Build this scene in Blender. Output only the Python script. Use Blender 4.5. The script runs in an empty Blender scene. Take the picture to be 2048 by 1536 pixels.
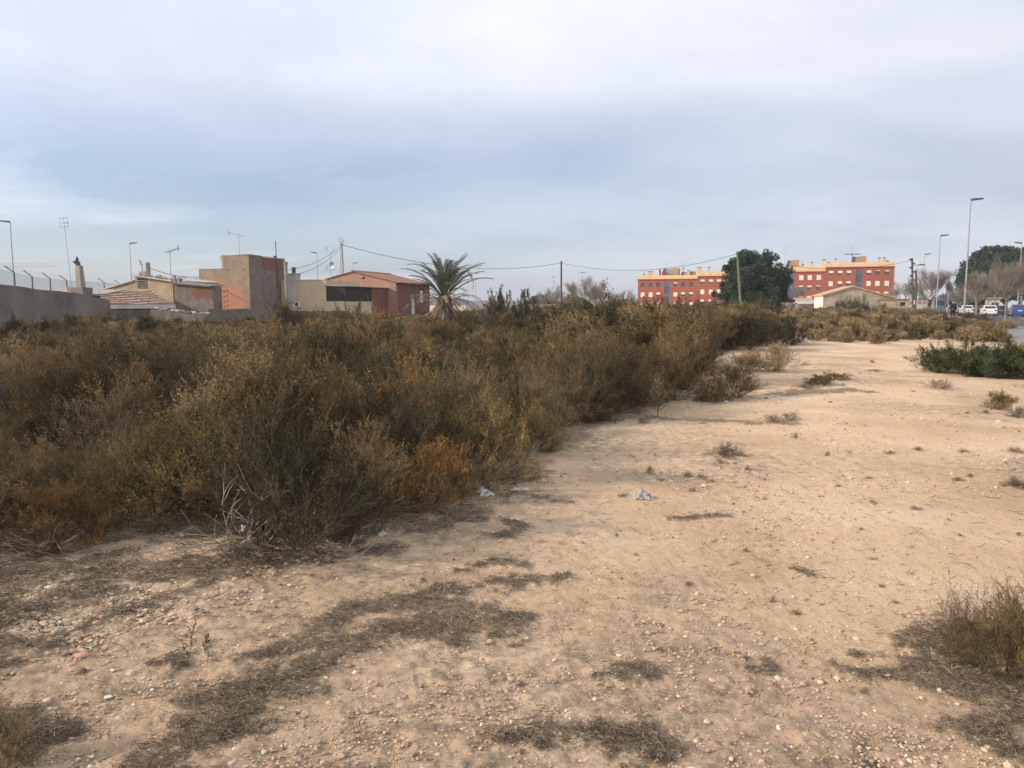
import bpy, math, random
import numpy as np
from mathutils import Vector, Matrix
S = bpy.context.scene
C = S.collection
PI = math.pi
R = math.radians
# ---------------------------------------------------------------- camera
F, CX, CY, EYE, PITCH = 1550.0, 1024.0, 768.0, 1.6, R(5.857)
cam = bpy.data.cameras.new('camera'); co = bpy.data.objects.new('camera', cam); C.objects.link(co)
co.location = (0, 0, EYE); co.rotation_euler = (PI/2 - PITCH, 0, 0)
cam.sensor_width = 36; cam.lens = F/2048*36; cam.clip_start = .05; cam.clip_end = 9000
S.camera = co
# ---------------------------------------------------------------- sky and sun
SUN_EL, SUN_AZ = R(24), math.atan2(-.97, -.20)      # azimuth as atan2(x, y) of the direction towards the sun
W = bpy.data.worlds.new('World'); S.world = W; W.use_nodes = True
nt = W.node_tree; nt.nodes.clear()
def wn(t, **k):
    n = nt.nodes.new(t)
    for a, b in k.items(): setattr(n, a, b)
    return n
def sky_world():
    L = nt.links.new
    out = wn('ShaderNodeOutputWorld'); bg = wn('ShaderNodeBackground'); bg.inputs[1].default_value = .1
    sky = wn('ShaderNodeTexSky', sky_type='NISHITA', sun_disc=False, sun_elevation=SUN_EL, sun_rotation=SUN_AZ, altitude=0, air_density=1.1, dust_density=1.6, ozone_density=1.3)
    tc = wn('ShaderNodeTexCoord'); sp = wn('ShaderNodeSeparateXYZ'); L(tc.outputs['Generated'], sp.inputs[0])
    zc = wn('ShaderNodeMath', operation='MAXIMUM'); L(sp.outputs['Z'], zc.inputs[0]); zc.inputs[1].default_value = 0.0
    za = wn('ShaderNodeMath', operation='ADD'); L(zc.outputs[0], za.inputs[0]); za.inputs[1].default_value = .20
    dx = wn('ShaderNodeMath', operation='DIVIDE'); L(sp.outputs['X'], dx.inputs[0]); L(za.outputs[0], dx.inputs[1])
    dy = wn('ShaderNodeMath', operation='DIVIDE'); L(sp.outputs['Y'], dy.inputs[0]); L(za.outputs[0], dy.inputs[1])
    cb = wn('ShaderNodeCombineXYZ'); L(dx.outputs[0], cb.inputs[0]); L(dy.outputs[0], cb.inputs[1])
    mp = wn('ShaderNodeMapping'); L(cb.outputs[0], mp.inputs[0]); mp.inputs['Rotation'].default_value = (0, 0, R(-14)); mp.inputs['Scale'].default_value = (.42, .66, 1)
    n1 = wn('ShaderNodeTexNoise'); L(mp.outputs[0], n1.inputs['Vector'])
    n1.inputs['Scale'].default_value = 1.0; n1.inputs['Detail'].default_value = 7; n1.inputs['Roughness'].default_value = .58; n1.inputs['Distortion'].default_value = .35
    mp2 = wn('ShaderNodeMapping'); L(cb.outputs[0], mp2.inputs[0]); mp2.inputs['Location'].default_value = (5.3, 2.1, 0); mp2.inputs['Rotation'].default_value = (0, 0, R(-22)); mp2.inputs['Scale'].default_value = (.44, .70, 1)
    n2 = wn('ShaderNodeTexNoise'); L(mp2.outputs[0], n2.inputs['Vector']); n2.inputs['Scale'].default_value = 1.0; n2.inputs['Detail'].default_value = 10; n2.inputs['Roughness'].default_value = .57; n2.inputs['Distortion'].default_value = .25
    # cloud shade: pale cream-white to lavender grey
    cr = wn('ShaderNodeValToRGB'); L(n2.outputs['Fac'], cr.inputs[0])
    e = cr.color_ramp.elements; e[0].position = .36; e[0].color = (.455, .485, .57, 1); e[1].position = .66; e[1].color = (.685, .695, .745, 1)
    m = cr.color_ramp.elements.new(.5); m.color = (.565, .59, .66, 1)
    # brighter away from the horizon and towards the left (the sun is behind thin cloud there)
    k = wn('ShaderNodeMath', operation='MULTIPLY_ADD'); L(sp.outputs['X'], k.inputs[0]); k.inputs[1].default_value = -.25; k.inputs[2].default_value = 1.0
    k2 = wn('ShaderNodeMath', operation='MULTIPLY_ADD'); L(zc.outputs[0], k2.inputs[0]); k2.inputs[1].default_value = .22; L(k.outputs[0], k2.inputs[2])
    k3 = wn('ShaderNodeMath', operation='MULTIPLY'); L(k2.outputs[0], k3.inputs[0]); k3.inputs[1].default_value = 15.0
    cm = wn('ShaderNodeVectorMath', operation='SCALE'); L(cr.outputs[0], cm.inputs[0]); L(k3.outputs[0], cm.inputs['Scale'])
    # cover: gaps only low down
    cov = wn('ShaderNodeMapRange'); L(n1.outputs['Fac'], cov.inputs[0]); cov.inputs[1].default_value = .42; cov.inputs[2].default_value = .68; cov.inputs[3].default_value = .0; cov.inputs[4].default_value = 1
    hi = wn('ShaderNodeMapRange'); L(sp.outputs['Z'], hi.inputs[0]); hi.inputs[1].default_value = .08; hi.inputs[2].default_value = .26; hi.inputs[3].default_value = 0; hi.inputs[4].default_value = .95
    rt = wn('ShaderNodeMapRange'); L(sp.outputs['X'], rt.inputs[0]); rt.inputs[1].default_value = -.25; rt.inputs[2].default_value = .5; rt.inputs[3].default_value = .36; rt.inputs[4].default_value = .85
    mx = wn('ShaderNodeMath', operation='MAXIMUM'); L(hi.outputs[0], mx.inputs[0]); L(rt.outputs[0], mx.inputs[1])
    mx2 = wn('ShaderNodeMath', operation='MAXIMUM'); L(cov.outputs[0], mx2.inputs[0]); L(mx.outputs[0], mx2.inputs[1])
    sk = wn('ShaderNodeVectorMath', operation='MULTIPLY'); L(sky.outputs[0], sk.inputs[0]); sk.inputs[1].default_value = (.88, 1.12, 1.50)
    mix = wn('ShaderNodeMix', data_type='RGBA'); L(mx2.outputs[0], mix.inputs[0]); L(sk.outputs[0], mix.inputs[6]); L(cm.outputs[0], mix.inputs[7])
    L(mix.outputs[2], bg.inputs[0]); L(bg.outputs[0], out.inputs[0])
sky_world()
sun = bpy.data.lights.new('sun', 'SUN'); sun.energy = 3.9; sun.angle = R(2.0); sun.color = (1, .82, .64)
so = bpy.data.objects.new('sun', sun); C.objects.link(so)
sd = Vector((math.sin(SUN_AZ)*math.cos(SUN_EL), math.cos(SUN_AZ)*math.cos(SUN_EL), math.sin(SUN_EL)))
so.rotation_euler = sd.to_track_quat('Z', 'Y').to_euler(); so.location = (0, 0, 60)
S.view_settings.view_transform = 'Standard'; S.view_settings.look = 'None'; S.view_settings.exposure = 0.0; S.view_settings.gamma = 1
S.cycles.max_bounces = 5; S.cycles.diffuse_bounces = 3; S.cycles.transparent_max_bounces = 12
# ---------------------------------------------------------------- measuring helpers: a photo pixel to a point
ct, st = math.cos(PITCH), math.sin(PITCH)
def at(px, py, Y):
    a = (px-CX)/F; b = (CY-py)/F
    t = Y/(ct+b*st)
    return Vector((t*a, Y, EYE+t*(-st+b*ct)))
def gr(px, py):
    a = (px-CX)/F; b = (CY-py)/F
    t = -EYE/(-st+b*ct)
    return Vector((t*a, t*(ct+b*st), 0))
def loc_of(px, py, Y, root_loc, rz=None, yl=0.):
    """photo pixel -> local coordinates of a root, on the local upright plane y = yl"""
    rz = RZ if rz is None else rz
    a = (px-CX)/F; b = (CY-py)/F; d = Vector((a, ct+b*st, -st+b*ct)); n = Vector((-math.sin(rz), math.cos(rz), 0)); r0 = Vector((root_loc[0], root_loc[1], 0))
    t = ((r0-Vector((0, 0, EYE))).dot(n)+yl)/d.dot(n); p = Vector((0, 0, EYE))+d*t-r0; c, s = math.cos(-rz), math.sin(-rz)
    return Vector((p.x*c-p.y*s, p.x*s+p.y*c, p.z))
RZ = math.atan2(-.3, .95)
def grv(px, py):
    a = (px-CX)/F; b = (CY-py)/F
    t = -EYE/(-st+b*ct)
    return t*a, t*(ct+b*st)
# ---------------------------------------------------------------- noise and terrain
def vnoise(x, y, seed=0):
    x = np.asarray(x, float); y = np.asarray(y, float)
    xi = np.floor(x).astype(np.int64); yi = np.floor(y).astype(np.int64)
    fx = x-xi; fy = y-yi
    fx = fx*fx*(3-2*fx); fy = fy*fy*(3-2*fy)
    def h(i, j):
        n = (i*374761393 + j*668265263 + seed*974634777) & 0xFFFFFFFF
        n = ((n ^ (n >> 13))*1274126177) & 0xFFFFFFFF
        return ((n ^ (n >> 16)) & 0xFFFF)/65535.0
    a = h(xi, yi); b = h(xi+1, yi); c = h(xi, yi+1); d = h(xi+1, yi+1)
    return (a*(1-fx)+b*fx)*(1-fy) + (c*(1-fx)+d*fx)*fy
def fbm(x, y, seed=0, o=3):
    s = 0; a = .5; t = 0
    for i in range(o):
        s = s + a*vnoise(x*2**i, y*2**i, seed+i*7); t += a; a *= .5
    return s/t
# the road runs away to the right: unit vector along it, and its right-hand normal
RW = Vector((.4305, .9026)); RN = Vector((.9026, -.4305)); RO = Vector((45.5, 77.5))
def road_off(x, y): return (x-RO.x)*RN.x + (y-RO.y)*RN.y
def road_pt(s, off, z=0): return Vector((RO.x+RW.x*s+RN.x*off, RO.y+RW.y*s+RN.y*off, z))
def hcoarse(x, y):
    h = .07*(fbm(x/3.1, y/3.1, 3, 2)-.5) + .03*(vnoise(x/.9, y/.9, 9)-.5)
    # low bank in front of the green shrub on the right
    d = np.hypot((x-9.5)/5.0, (y-15.5)/2.0)
    h = h + .10*np.exp(-d*d)
    # stony bank on the left
    d = np.hypot((x+2.9)/1.1, (y-4.1)/.55); h = h + .05*np.exp(-d*d)
    o = road_off(x, y)
    f = np.clip((-3.5-o)/3.0, 0, 1)
    return h*f - (1-f)*.06
def gz(x, y): return float(hcoarse(np.array([x]), np.array([y]))[0])
def gp(px, py):
    p = gr(px, py); p.z = gz(p.x, p.y); return p
def inpoly(x, y, P):
    x = np.asarray(x); y = np.asarray(y); r = np.zeros(x.shape, bool); n = len(P)
    for i in range(n):
        x1, y1 = P[i]; x2, y2 = P[(i+1) % n]
        c = ((y1 > y) != (y2 > y))
        with np.errstate(divide='ignore', invalid='ignore'):
            xx = (x2-x1)*(y-y1)/((y2-y1) if y2 != y1 else 1e-9)+x1
        r ^= c & (x < xx)
    return r
def segd(x, y, pts):
    """distance to a polyline with a radius per point; <1 inside"""
    best = np.full(np.shape(x), 9e9)
    for (x1, y1, r1), (x2, y2, r2) in zip(pts[:-1], pts[1:]):
        L2 = (x2-x1)**2+(y2-y1)**2+1e-12
        t = np.clip(((x-x1)*(x2-x1)+(y-y1)*(y2-y1))/L2, 0, 1)
        d = np.hypot(x-(x1+t*(x2-x1)), y-(y1+t*(y2-y1)))/(r1+t*(r2-r1))
        best = np.minimum(best, d)
    return best
# ---------------------------------------------------------------- object helpers
def tag(o, label=None, cat=None, group=None, kind=None):
    if label: o['label'] = label
    if cat: o['category'] = cat
    if group: o['group'] = group
    if kind: o['kind'] = kind
    return o
def thing(name, label, cat, loc=(0, 0, 0), rz=0, group=None):
    o = bpy.data.objects.new(name, None); C.objects.link(o); o.empty_display_size = .2
    o.location = loc; o.rotation_euler = (0, 0, rz)
    return tag(o, label, cat, group)
def linkmesh(name, me, mats, parent=None, loc=None, rot=None):
    if mats is not None:
        for m in (mats if isinstance(mats, (list, tuple)) else [mats]): me.materials.append(m)
    o = bpy.data.objects.new(name, me); C.objects.link(o)
    if parent: o.parent = parent
    if loc is not None: o.location = loc
    if rot is not None: o.rotation_euler = rot
    return o
def npmesh(name, V, Fc, attr=None, mi=None, smooth=False):
    """fast mesh from arrays; Fc is (m,k)"""
    me = bpy.data.meshes.new(name); V = np.asarray(V, np.float32); Fc = np.asarray(Fc, np.int32)
    m, k = Fc.shape
    me.vertices.add(len(V)); me.vertices.foreach_set('co', V.ravel())
    me.loops.add(m*k); me.loops.foreach_set('vertex_index', Fc.ravel())
    me.polygons.add(m); me.polygons.foreach_set('loop_start', np.arange(0, m*k, k, dtype=np.int32))
    if mi is not None: me.polygons.foreach_set('material_index', np.asarray(mi, np.int32))
    me.polygons.foreach_set('use_smooth', np.full(m, smooth))
    if attr:
        for nme, arr in attr.items():
            a = me.attributes.new(nme, 'FLOAT', 'POINT'); a.data.foreach_set('value', np.asarray(arr, np.float32))
    me.update(); me.validate(); return me
class MB:
    def __init__(s): s.v = []; s.f = []; s.m = []
    def poly(s, pts, m=0):
        i = len(s.v); s.v += [tuple(p) for p in pts]; s.f.append(tuple(range(i, i+len(pts)))); s.m.append(m); return s
    def box(s, x0, x1, y0, y1, z0, z1, m=0):
        i = len(s.v); s.v += [(x, y, z) for z in (z0, z1) for y in (y0, y1) for x in (x0, x1)]
        for f in ((0, 2, 3, 1), (4, 5, 7, 6), (0, 1, 5, 4), (2, 6, 7, 3), (0, 4, 6, 2), (1, 3, 7, 5)):
            s.f.append(tuple(i+k for k in f)); s.m.append(m)
        return s
    def hexa(s, p8, m=0):
        i = len(s.v); s.v += [tuple(p) for p in p8]
        for f in ((0, 3, 2, 1), (4, 5, 6, 7), (0, 1, 5, 4), (1, 2, 6, 5), (2, 3, 7, 6), (3, 0, 4, 7)):
            s.f.append(tuple(i+k for k in f)); s.m.append(m)
        return s
    def tube(s, pts, rad, n=6, m=0, cap=True):
        pts = [Vector(p) for p in pts]
        if not hasattr(rad, '__len__'): rad = [rad]*len(pts)
        base = len(s.v); up = Vector((0, 0, 1))
        for k, p in enumerate(pts):
            d = (pts[min(k+1, len(pts)-1)]-pts[max(k-1, 0)])
            if d.length < 1e-9: d = Vector((0, 0, 1))
            d.normalize(); a = d.cross(up)
            if a.length < .05: a = d.cross(Vector((1, 0, 0)))
            a.normalize(); b = d.cross(a)
            for j in range(n):
                t = 2*PI*j/n; s.v.append(tuple(p+(a*math.cos(t)+b*math.sin(t))*rad[k]))
        for k in range(len(pts)-1):
            for j in range(n):
                a0 = base+k*n+j; a1 = base+k*n+(j+1) % n
                s.f.append((a0, a1, a1+n, a0+n)); s.m.append(m)
        if cap:
            s.f.append(tuple(base+j for j in range(n-1, -1, -1))); s.m.append(m)
            s.f.append(tuple(base+(len(pts)-1)*n+j for j in range(n))); s.m.append(m)
        return s
    def prism(s, poly, z0, z1, m=0):
        """poly: list of (x,y)"""
        i = len(s.v); n = len(poly)
        s.v += [(x, y, z0) for x, y in poly]+[(x, y, z1) for x, y in poly]
        s.f.append(tuple(i+k for k in range(n-1, -1, -1))); s.m.append(m)
        s.f.append(tuple(i+n+k for k in range(n))); s.m.append(m)
        for k in range(n):
            s.f.append((i+k, i+(k+1) % n, i+n+(k+1) % n, i+n+k)); s.m.append(m)
        return s
    def extrude(s, prof, axis, a0, a1, m=0):
        """profile in the plane normal to axis ('x' or 'y'), prof: (other, z)"""
        mk = (lambda a, q: (a, q[0], q[1])) if axis == 'x' else (lambda a, q: (q[0], a, q[1]))
        i = len(s.v); n = len(prof)
        s.v += [mk(a0, q) for q in prof]+[mk(a1, q) for q in prof]
        s.f.append(tuple(i+k for k in range(n-1, -1, -1))); s.m.append(m)
        s.f.append(tuple(i+n+k for k in range(n))); s.m.append(m)
        for k in range(n):
            s.f.append((i+k, i+(k+1) % n, i+n+(k+1) % n, i+n+k)); s.m.append(m)
        return s
    def wall(s, O, u, L, z0, z1, holes=(), depth=.2, mf=None, step=None, top=None):
        """upright wall from O along unit u, outward normal to the right-hand side of the viewer at -n; holes (a0,a1,b0,b1).
        mf(a,z) picks the material of a cell; step refines the cells; top(a) limits the height"""
        O = Vector(O); u = Vector((u[0], u[1], 0)).normalized(); n = Vector((u.y, -u.x, 0))  # outward
        xs = {0., float(L)}; zs = {float(z0), float(z1)}
        for a0, a1, b0, b1 in holes: xs |= {a0, a1}; zs |= {b0, b1}
        if step:
            k = max(1, round(L/step)); xs |= {L*i/k for i in range(k+1)}
            k = max(1, round((z1-z0)/step)); zs |= {z0+(z1-z0)*i/k for i in range(k+1)}
        xs = sorted(xs); zs = sorted(zs)
        for i in range(len(xs)-1):
            for j in range(len(zs)-1):
                a0, a1, b0, b1 = xs[i], xs[i+1], zs[j], zs[j+1]
                if a1-a0 < 1e-5 or b1-b0 < 1e-5: continue
                ca, cz = (a0+a1)/2, (b0+b1)/2
                if any(h[0] < ca < h[1] and h[2] < cz < h[3] for h in holes): continue
                t0, t1 = b1, b1
                if top:
                    if b0 >= max(top(a0), top(a1)): continue
                    t0 = min(b1, max(b0, top(a0))); t1 = min(b1, max(b0, top(a1)))
                m = mf(ca, cz) if mf else 0
                s.poly([O+u*a0+Vector((0, 0, b0)), O+u*a1+Vector((0, 0, b0)), O+u*a1+Vector((0, 0, t1)), O+u*a0+Vector((0, 0, t0))], m)
        for a0, a1, b0, b1 in holes:
            m = mf((a0+a1)/2, b0-.01) if mf else 0
            q = [O+u*a0+Vector((0, 0, b0)), O+u*a1+Vector((0, 0, b0)), O+u*a1+Vector((0, 0, b1)), O+u*a0+Vector((0, 0, b1))]
            for k in range(4):
                p, r = q[k], q[(k+1) % 4]; s.poly([p, r, r-n*depth, p-n*depth], m)
        return s
    def build(s, name, mats, parent=None, loc=None, rot=None, smooth=False):
        me = bpy.data.meshes.new(name); me.from_pydata(s.v, [], s.f)
        me.polygons.foreach_set('material_index', s.m)
        if smooth: me.polygons.foreach_set('use_smooth', [True]*len(s.f))
        me.update()
        return linkmesh(name, me, mats, parent, loc, rot)
def copy_tree(o, parent=None):
    c = o.copy(); C.objects.link(c); c.parent = parent
    for ch in o.children: copy_tree(ch, c)
    return c
# ---------------------------------------------------------------- materials
def newmat(name):
    m = bpy.data.materials.new(name); m.use_nodes = True; n = m.node_tree.nodes; n.clear(); return m
def nd(m, t, **k):
    n = m.node_tree.nodes.new(t)
    for a, b in k.items():
        if a.startswith('i_'): n.inputs[a[2:]].default_value = b
        else: setattr(n, a, b)
    return n
def ramp(m, stops):
    r = nd(m, 'ShaderNodeValToRGB'); e = r.color_ramp.elements
    while len(e) < len(stops): e.new(.5)
    for k, (p, c) in zip(e, stops): k.position = p; k.color = (*c, 1)
    return r
def M(name, c, c2=None, rough=.85, scale=3.0, bump=.15, bscale=25, metal=0., stretch=(1, 1, 1), p0=.35, p1=.65):
    m = newmat(name); L = m.node_tree.links.new
    c2 = c2 or tuple(x*.78 for x in c)
    out = nd(m, 'ShaderNodeOutputMaterial'); b = nd(m, 'ShaderNodeBsdfPrincipled'); L(b.outputs[0], out.inputs[0])
    b.inputs['Roughness'].default_value = rough; b.inputs['Metallic'].default_value = metal
    if rough > .7: b.inputs['Specular IOR Level'].default_value = .2
    tc = nd(m, 'ShaderNodeTexCoord'); mp = nd(m, 'ShaderNodeMapping'); L(tc.outputs['Object'], mp.inputs[0]); mp.inputs['Scale'].default_value = stretch
    n = nd(m, 'ShaderNodeTexNoise', i_Scale=scale, i_Detail=6.0, i_Roughness=.62); L(mp.outputs[0], n.inputs['Vector'])
    r = ramp(m, [(p0, c2), (p1, c)]); L(n.outputs['Fac'], r.inputs[0]); L(r.outputs[0], b.inputs['Base Color'])
    if bump:
        n2 = nd(m, 'ShaderNodeTexNoise', i_Scale=float(bscale), i_Detail=4.0); L(mp.outputs[0], n2.inputs['Vector'])
        bp = nd(m, 'ShaderNodeBump', i_Strength=float(bump), i_Distance=.02); L(n2.outputs['Fac'], bp.inputs['Height']); L(bp.outputs[0], b.inputs['Normal'])
    return m
def brickmat(name, c1, c2, mortar, w=.28, h=.085, ms=.012, dirt=(.3, .25, .2), dirtamt=.3):
    m = newmat(name); L = m.node_tree.links.new
    out = nd(m, 'ShaderNodeOutputMaterial'); b = nd(m, 'ShaderNodeBsdfPrincipled', i_Roughness=.9); L(b.outputs[0], out.inputs[0]); b.inputs['Specular IOR Level'].default_value = .2
    tc = nd(m, 'ShaderNodeTexCoord'); sp = nd(m, 'ShaderNodeSeparateXYZ'); L(tc.outputs['Object'], sp.inputs[0])
    ad = nd(m, 'ShaderNodeMath', operation='ADD'); L(sp.outputs[0], ad.inputs[0]); L(sp.outputs[1], ad.inputs[1])
    cb = nd(m, 'ShaderNodeCombineXYZ'); L(ad.outputs[0], cb.inputs[0]); L(sp.outputs[2], cb.inputs[1])
    br = nd(m, 'ShaderNodeTexBrick'); L(cb.outputs[0], br.inputs['Vector'])
    br.inputs['Scale'].default_value = 1; br.inputs['Brick Width'].default_value = w; br.inputs['Row Height'].default_value = h; br.inputs['Mortar Size'].default_value = ms
    br.inputs['Color1'].default_value = (*c1, 1); br.inputs['Color2'].default_value = (*c2, 1); br.inputs['Mortar'].default_value = (*mortar, 1)
    n = nd(m, 'ShaderNodeTexNoise', i_Scale=.9, i_Detail=7.0, i_Roughness=.65); L(tc.outputs['Object'], n.inputs['Vector'])
    mr = nd(m, 'ShaderNodeMapRange'); L(n.outputs['Fac'], mr.inputs[0]); mr.inputs[1].default_value = .45; mr.inputs[2].default_value = .75; mr.inputs[4].default_value = dirtamt
    mx = nd(m, 'ShaderNodeMix', data_type='RGBA'); L(mr.outputs[0], mx.inputs[0]); L(br.outputs['Color'], mx.inputs[6]); mx.inputs[7].default_value = (*dirt, 1)
    L(mx.outputs[2], b.inputs['Base Color'])
    bp = nd(m, 'ShaderNodeBump', i_Strength=.5, i_Distance=.01, invert=True); L(br.outputs['Fac'], bp.inputs['Height']); L(bp.outputs[0], b.inputs['Normal'])
    return m
def glassmat(name, c, rough=.08):
    m = newmat(name); L = m.node_tree.links.new
    out = nd(m, 'ShaderNodeOutputMaterial'); b = nd(m, 'ShaderNodeBsdfPrincipled', i_Roughness=rough); L(b.outputs[0], out.inputs[0])
    b.inputs['Base Color'].default_value = (*c, 1); b.inputs['Specular IOR Level'].default_value = .8; return m
def leafmat(name, stops, trans=.25, objvar=.5, rough=.8):
    """colour picked by the per-leaf 'tone' attribute shifted per plant"""
    m = newmat(name); L = m.node_tree.links.new
    out = nd(m, 'ShaderNodeOutputMaterial')
    at_ = nd(m, 'ShaderNodeAttribute', attribute_name='tone'); oi = nd(m, 'ShaderNodeObjectInfo')
    a = nd(m, 'ShaderNodeMath', operation='MULTIPLY_ADD'); L(oi.outputs['Random'], a.inputs[0]); a.inputs[1].default_value = objvar; a.inputs[2].default_value = -objvar/2
    s = nd(m, 'ShaderNodeMath', operation='ADD', use_clamp=True); L(at_.outputs['Fac'], s.inputs[0]); L(a.outputs[0], s.inputs[1])
    r = ramp(m, stops); L(s.outputs[0], r.inputs[0])
    d = nd(m, 'ShaderNodeBsdfDiffuse'); t = nd(m, 'ShaderNodeBsdfTranslucent'); L(r.outputs[0], d.inputs[0]); L(r.outputs[0], t.inputs[0])
    mx = nd(m, 'ShaderNodeMixShader'); mx.inputs[0].default_value = trans; L(d.outputs[0], mx.inputs[1]); L(t.outputs[0], mx.inputs[2]); L(mx.outputs[0], out.inputs[0])
    return m
# ================================================================ GROUND
TH_EDGE = [(-500, 1330), (-100, 1120), (0, 1085), (90, 1060), (200, 1045), (330, 1050), (470, 1070), (600, 1090), (680, 1065), (720, 1040), (800, 1030), (900, 1010), (960, 975), (1010, 945), (1060, 905), (1100, 880), (1150, 850), (1200, 830),
           (1290, 806), (1370, 780), (1360, 745), (1390, 722), (1450, 700), (1520, 690), (1560, 676), (1540, 655)]
THP = [tuple(gr(*p)[:2]) for p in TH_EDGE] + [tuple(at(1560, 640, 95)[:2]), (10, 110), (-75, 110), (-75, 20), (-12, 3)]
FAR_EDGE = [(1600, 672), (1640, 685), (1760, 690), (1860, 672), (1900, 655), (1900, 642)]
FARP = [tuple(gr(*p)[:2]) for p in FAR_EDGE] + [tuple(at(1880, 630, 95)[:2]), tuple(at(1540, 630, 120)[:2]), tuple(at(1560, 640, 60)[:2])]
def PL(*q):
    return [(*grv(px, py), r*1.2) for px, py, r in q]
LITTER = [  # plant litter, plus some shrub shadows painted as dark streaks
    PL((330, 1560, .15), (480, 1440, .20), (600, 1370, .21), (690, 1300, .15), (760, 1262, .12), (850, 1262, .14), (960, 1255, .14), (1030, 1235, .06)),
    PL((470, 1330, .05), (600, 1300, .07), (650, 1250, .08), (740, 1225, .10), (860, 1190, .11), (980, 1170, .09), (1130, 1158, .05)),
    PL((850, 1190, .10), (900, 1235, .13), (960, 1250, .12)),
    PL((915, 1145, .05), (990, 1125, .07), (1060, 1140, .05)),
    PL((350, 1418, .04), (450, 1390, .08), (560, 1370, .1)),
    PL((1020, 1482, .05), (1090, 1478, .09), (1160, 1468, .08)), PL((1180, 1460, .04), (1260, 1478, .10), (1330, 1500, .07)),
    PL((1190, 1352, .05), (1240, 1350, .08), (1290, 1345, .06)), PL((1520, 1345, .05), (1560, 1338, .06)), PL((1620, 1343, .04), (1670, 1335, .05), (1730, 1352, .05)),
    PL((1770, 1352, .05), (1860, 1340, .10), (1960, 1360, .22), (2060, 1400, .3)), PL((1800, 1295, .04), (1860, 1300, .12), (1980, 1300, .25)),
    PL((1900, 1445, .07), (1960, 1460, .10), (2060, 1440, .2)), PL((1690, 1310, .03), (1760, 1318, .04)),
    PL((-60, 1330, .25), (0, 1310, .16), (90, 1300, .08)), PL((120, 1285, .06), (240, 1238, .07), (330, 1205, .08), (410, 1180, .06)), PL((310, 1335, .03), (340, 1330, .06), (360, 1340, .03)),
    PL((-80, 1520, .2), (20, 1500, .15), (110, 1470, .08)),
    PL((640, 1130, .05), (700, 1105, .2), (780, 1100, .1)), PL((840, 1060, .1), (900, 1045, .2), (965, 1052, .05)), PL((960, 1082, .05), (1010, 1076, .08), (1050, 1060, .05), (1010, 1045, .05)),
    PL((1020, 985, .1), (1080, 1000, .1), (1140, 1010, .06)), PL((1340, 1040, .05), (1450, 1035, .06)), PL((1590, 1140, .03), (1620, 1150, .04)),
    PL((1200, 830, .2), (1400, 838, .15), (1590, 848, .12)), PL((1560, 790, .3), (1700, 785, .25), (1740, 790, .15)),  # no litter here: cast shadows of the shrubs, painted into the soil colour
    PL((-100, 1230, .45), (60, 1180, .5), (300, 1140, .45), (520, 1120, .25), (660, 1110, .15)),
    PL((-60, 1270, .2), (60, 1230, .2), (200, 1200, .14)),
]
def litter_shadow_amt(x, y):
    n = fbm(x*5.5, y*5.5, 21, 3); nf = fbm(x*21, y*21, 29, 2); n2 = vnoise(x*1.3, y*1.3, 33)
    best = np.zeros(np.shape(x))
    for p in LITTER:
        xs = [q[0] for q in p]; ys = [q[1] for q in p]; rr = max(q[2] for q in p)*2.2
        msk = (x > min(xs)-rr) & (x < max(xs)+rr) & (y > min(ys)-rr) & (y < max(ys)+rr)
        if not msk.any(): continue
        d = segd(x[msk], y[msk], p)
        best[msk] = np.maximum(best[msk], np.clip(1.25-d*.95+(n[msk]-.5)*2.4+(nf[msk]-.5)*1.5, 0, 1))
    th = inpoly(x+(n-.5)*.8, y+(n2-.5)*.9, THP)
    fr = segd(x, y, [(q[0], q[1], .5) for q in THP[:23]]); best = np.maximum(best, np.clip(1.15-fr+(n-.5)*1.6, 0, .75))
    return np.maximum(best, th*.62*np.clip(n*1.9, .3, 1))
def crust_amt(x, y):
    c = fbm(x/1.7+3, y/1.9, 41, 4)
    cx, cy = 1500, 1100
    near = np.clip((10-y)/7, 0, 1)*(.32+.68*np.clip((.42-x/np.maximum(y, .5))/.55, 0, 1))
    return np.clip((c-.50)*3.4+near*.85, 0, 1)
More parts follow.
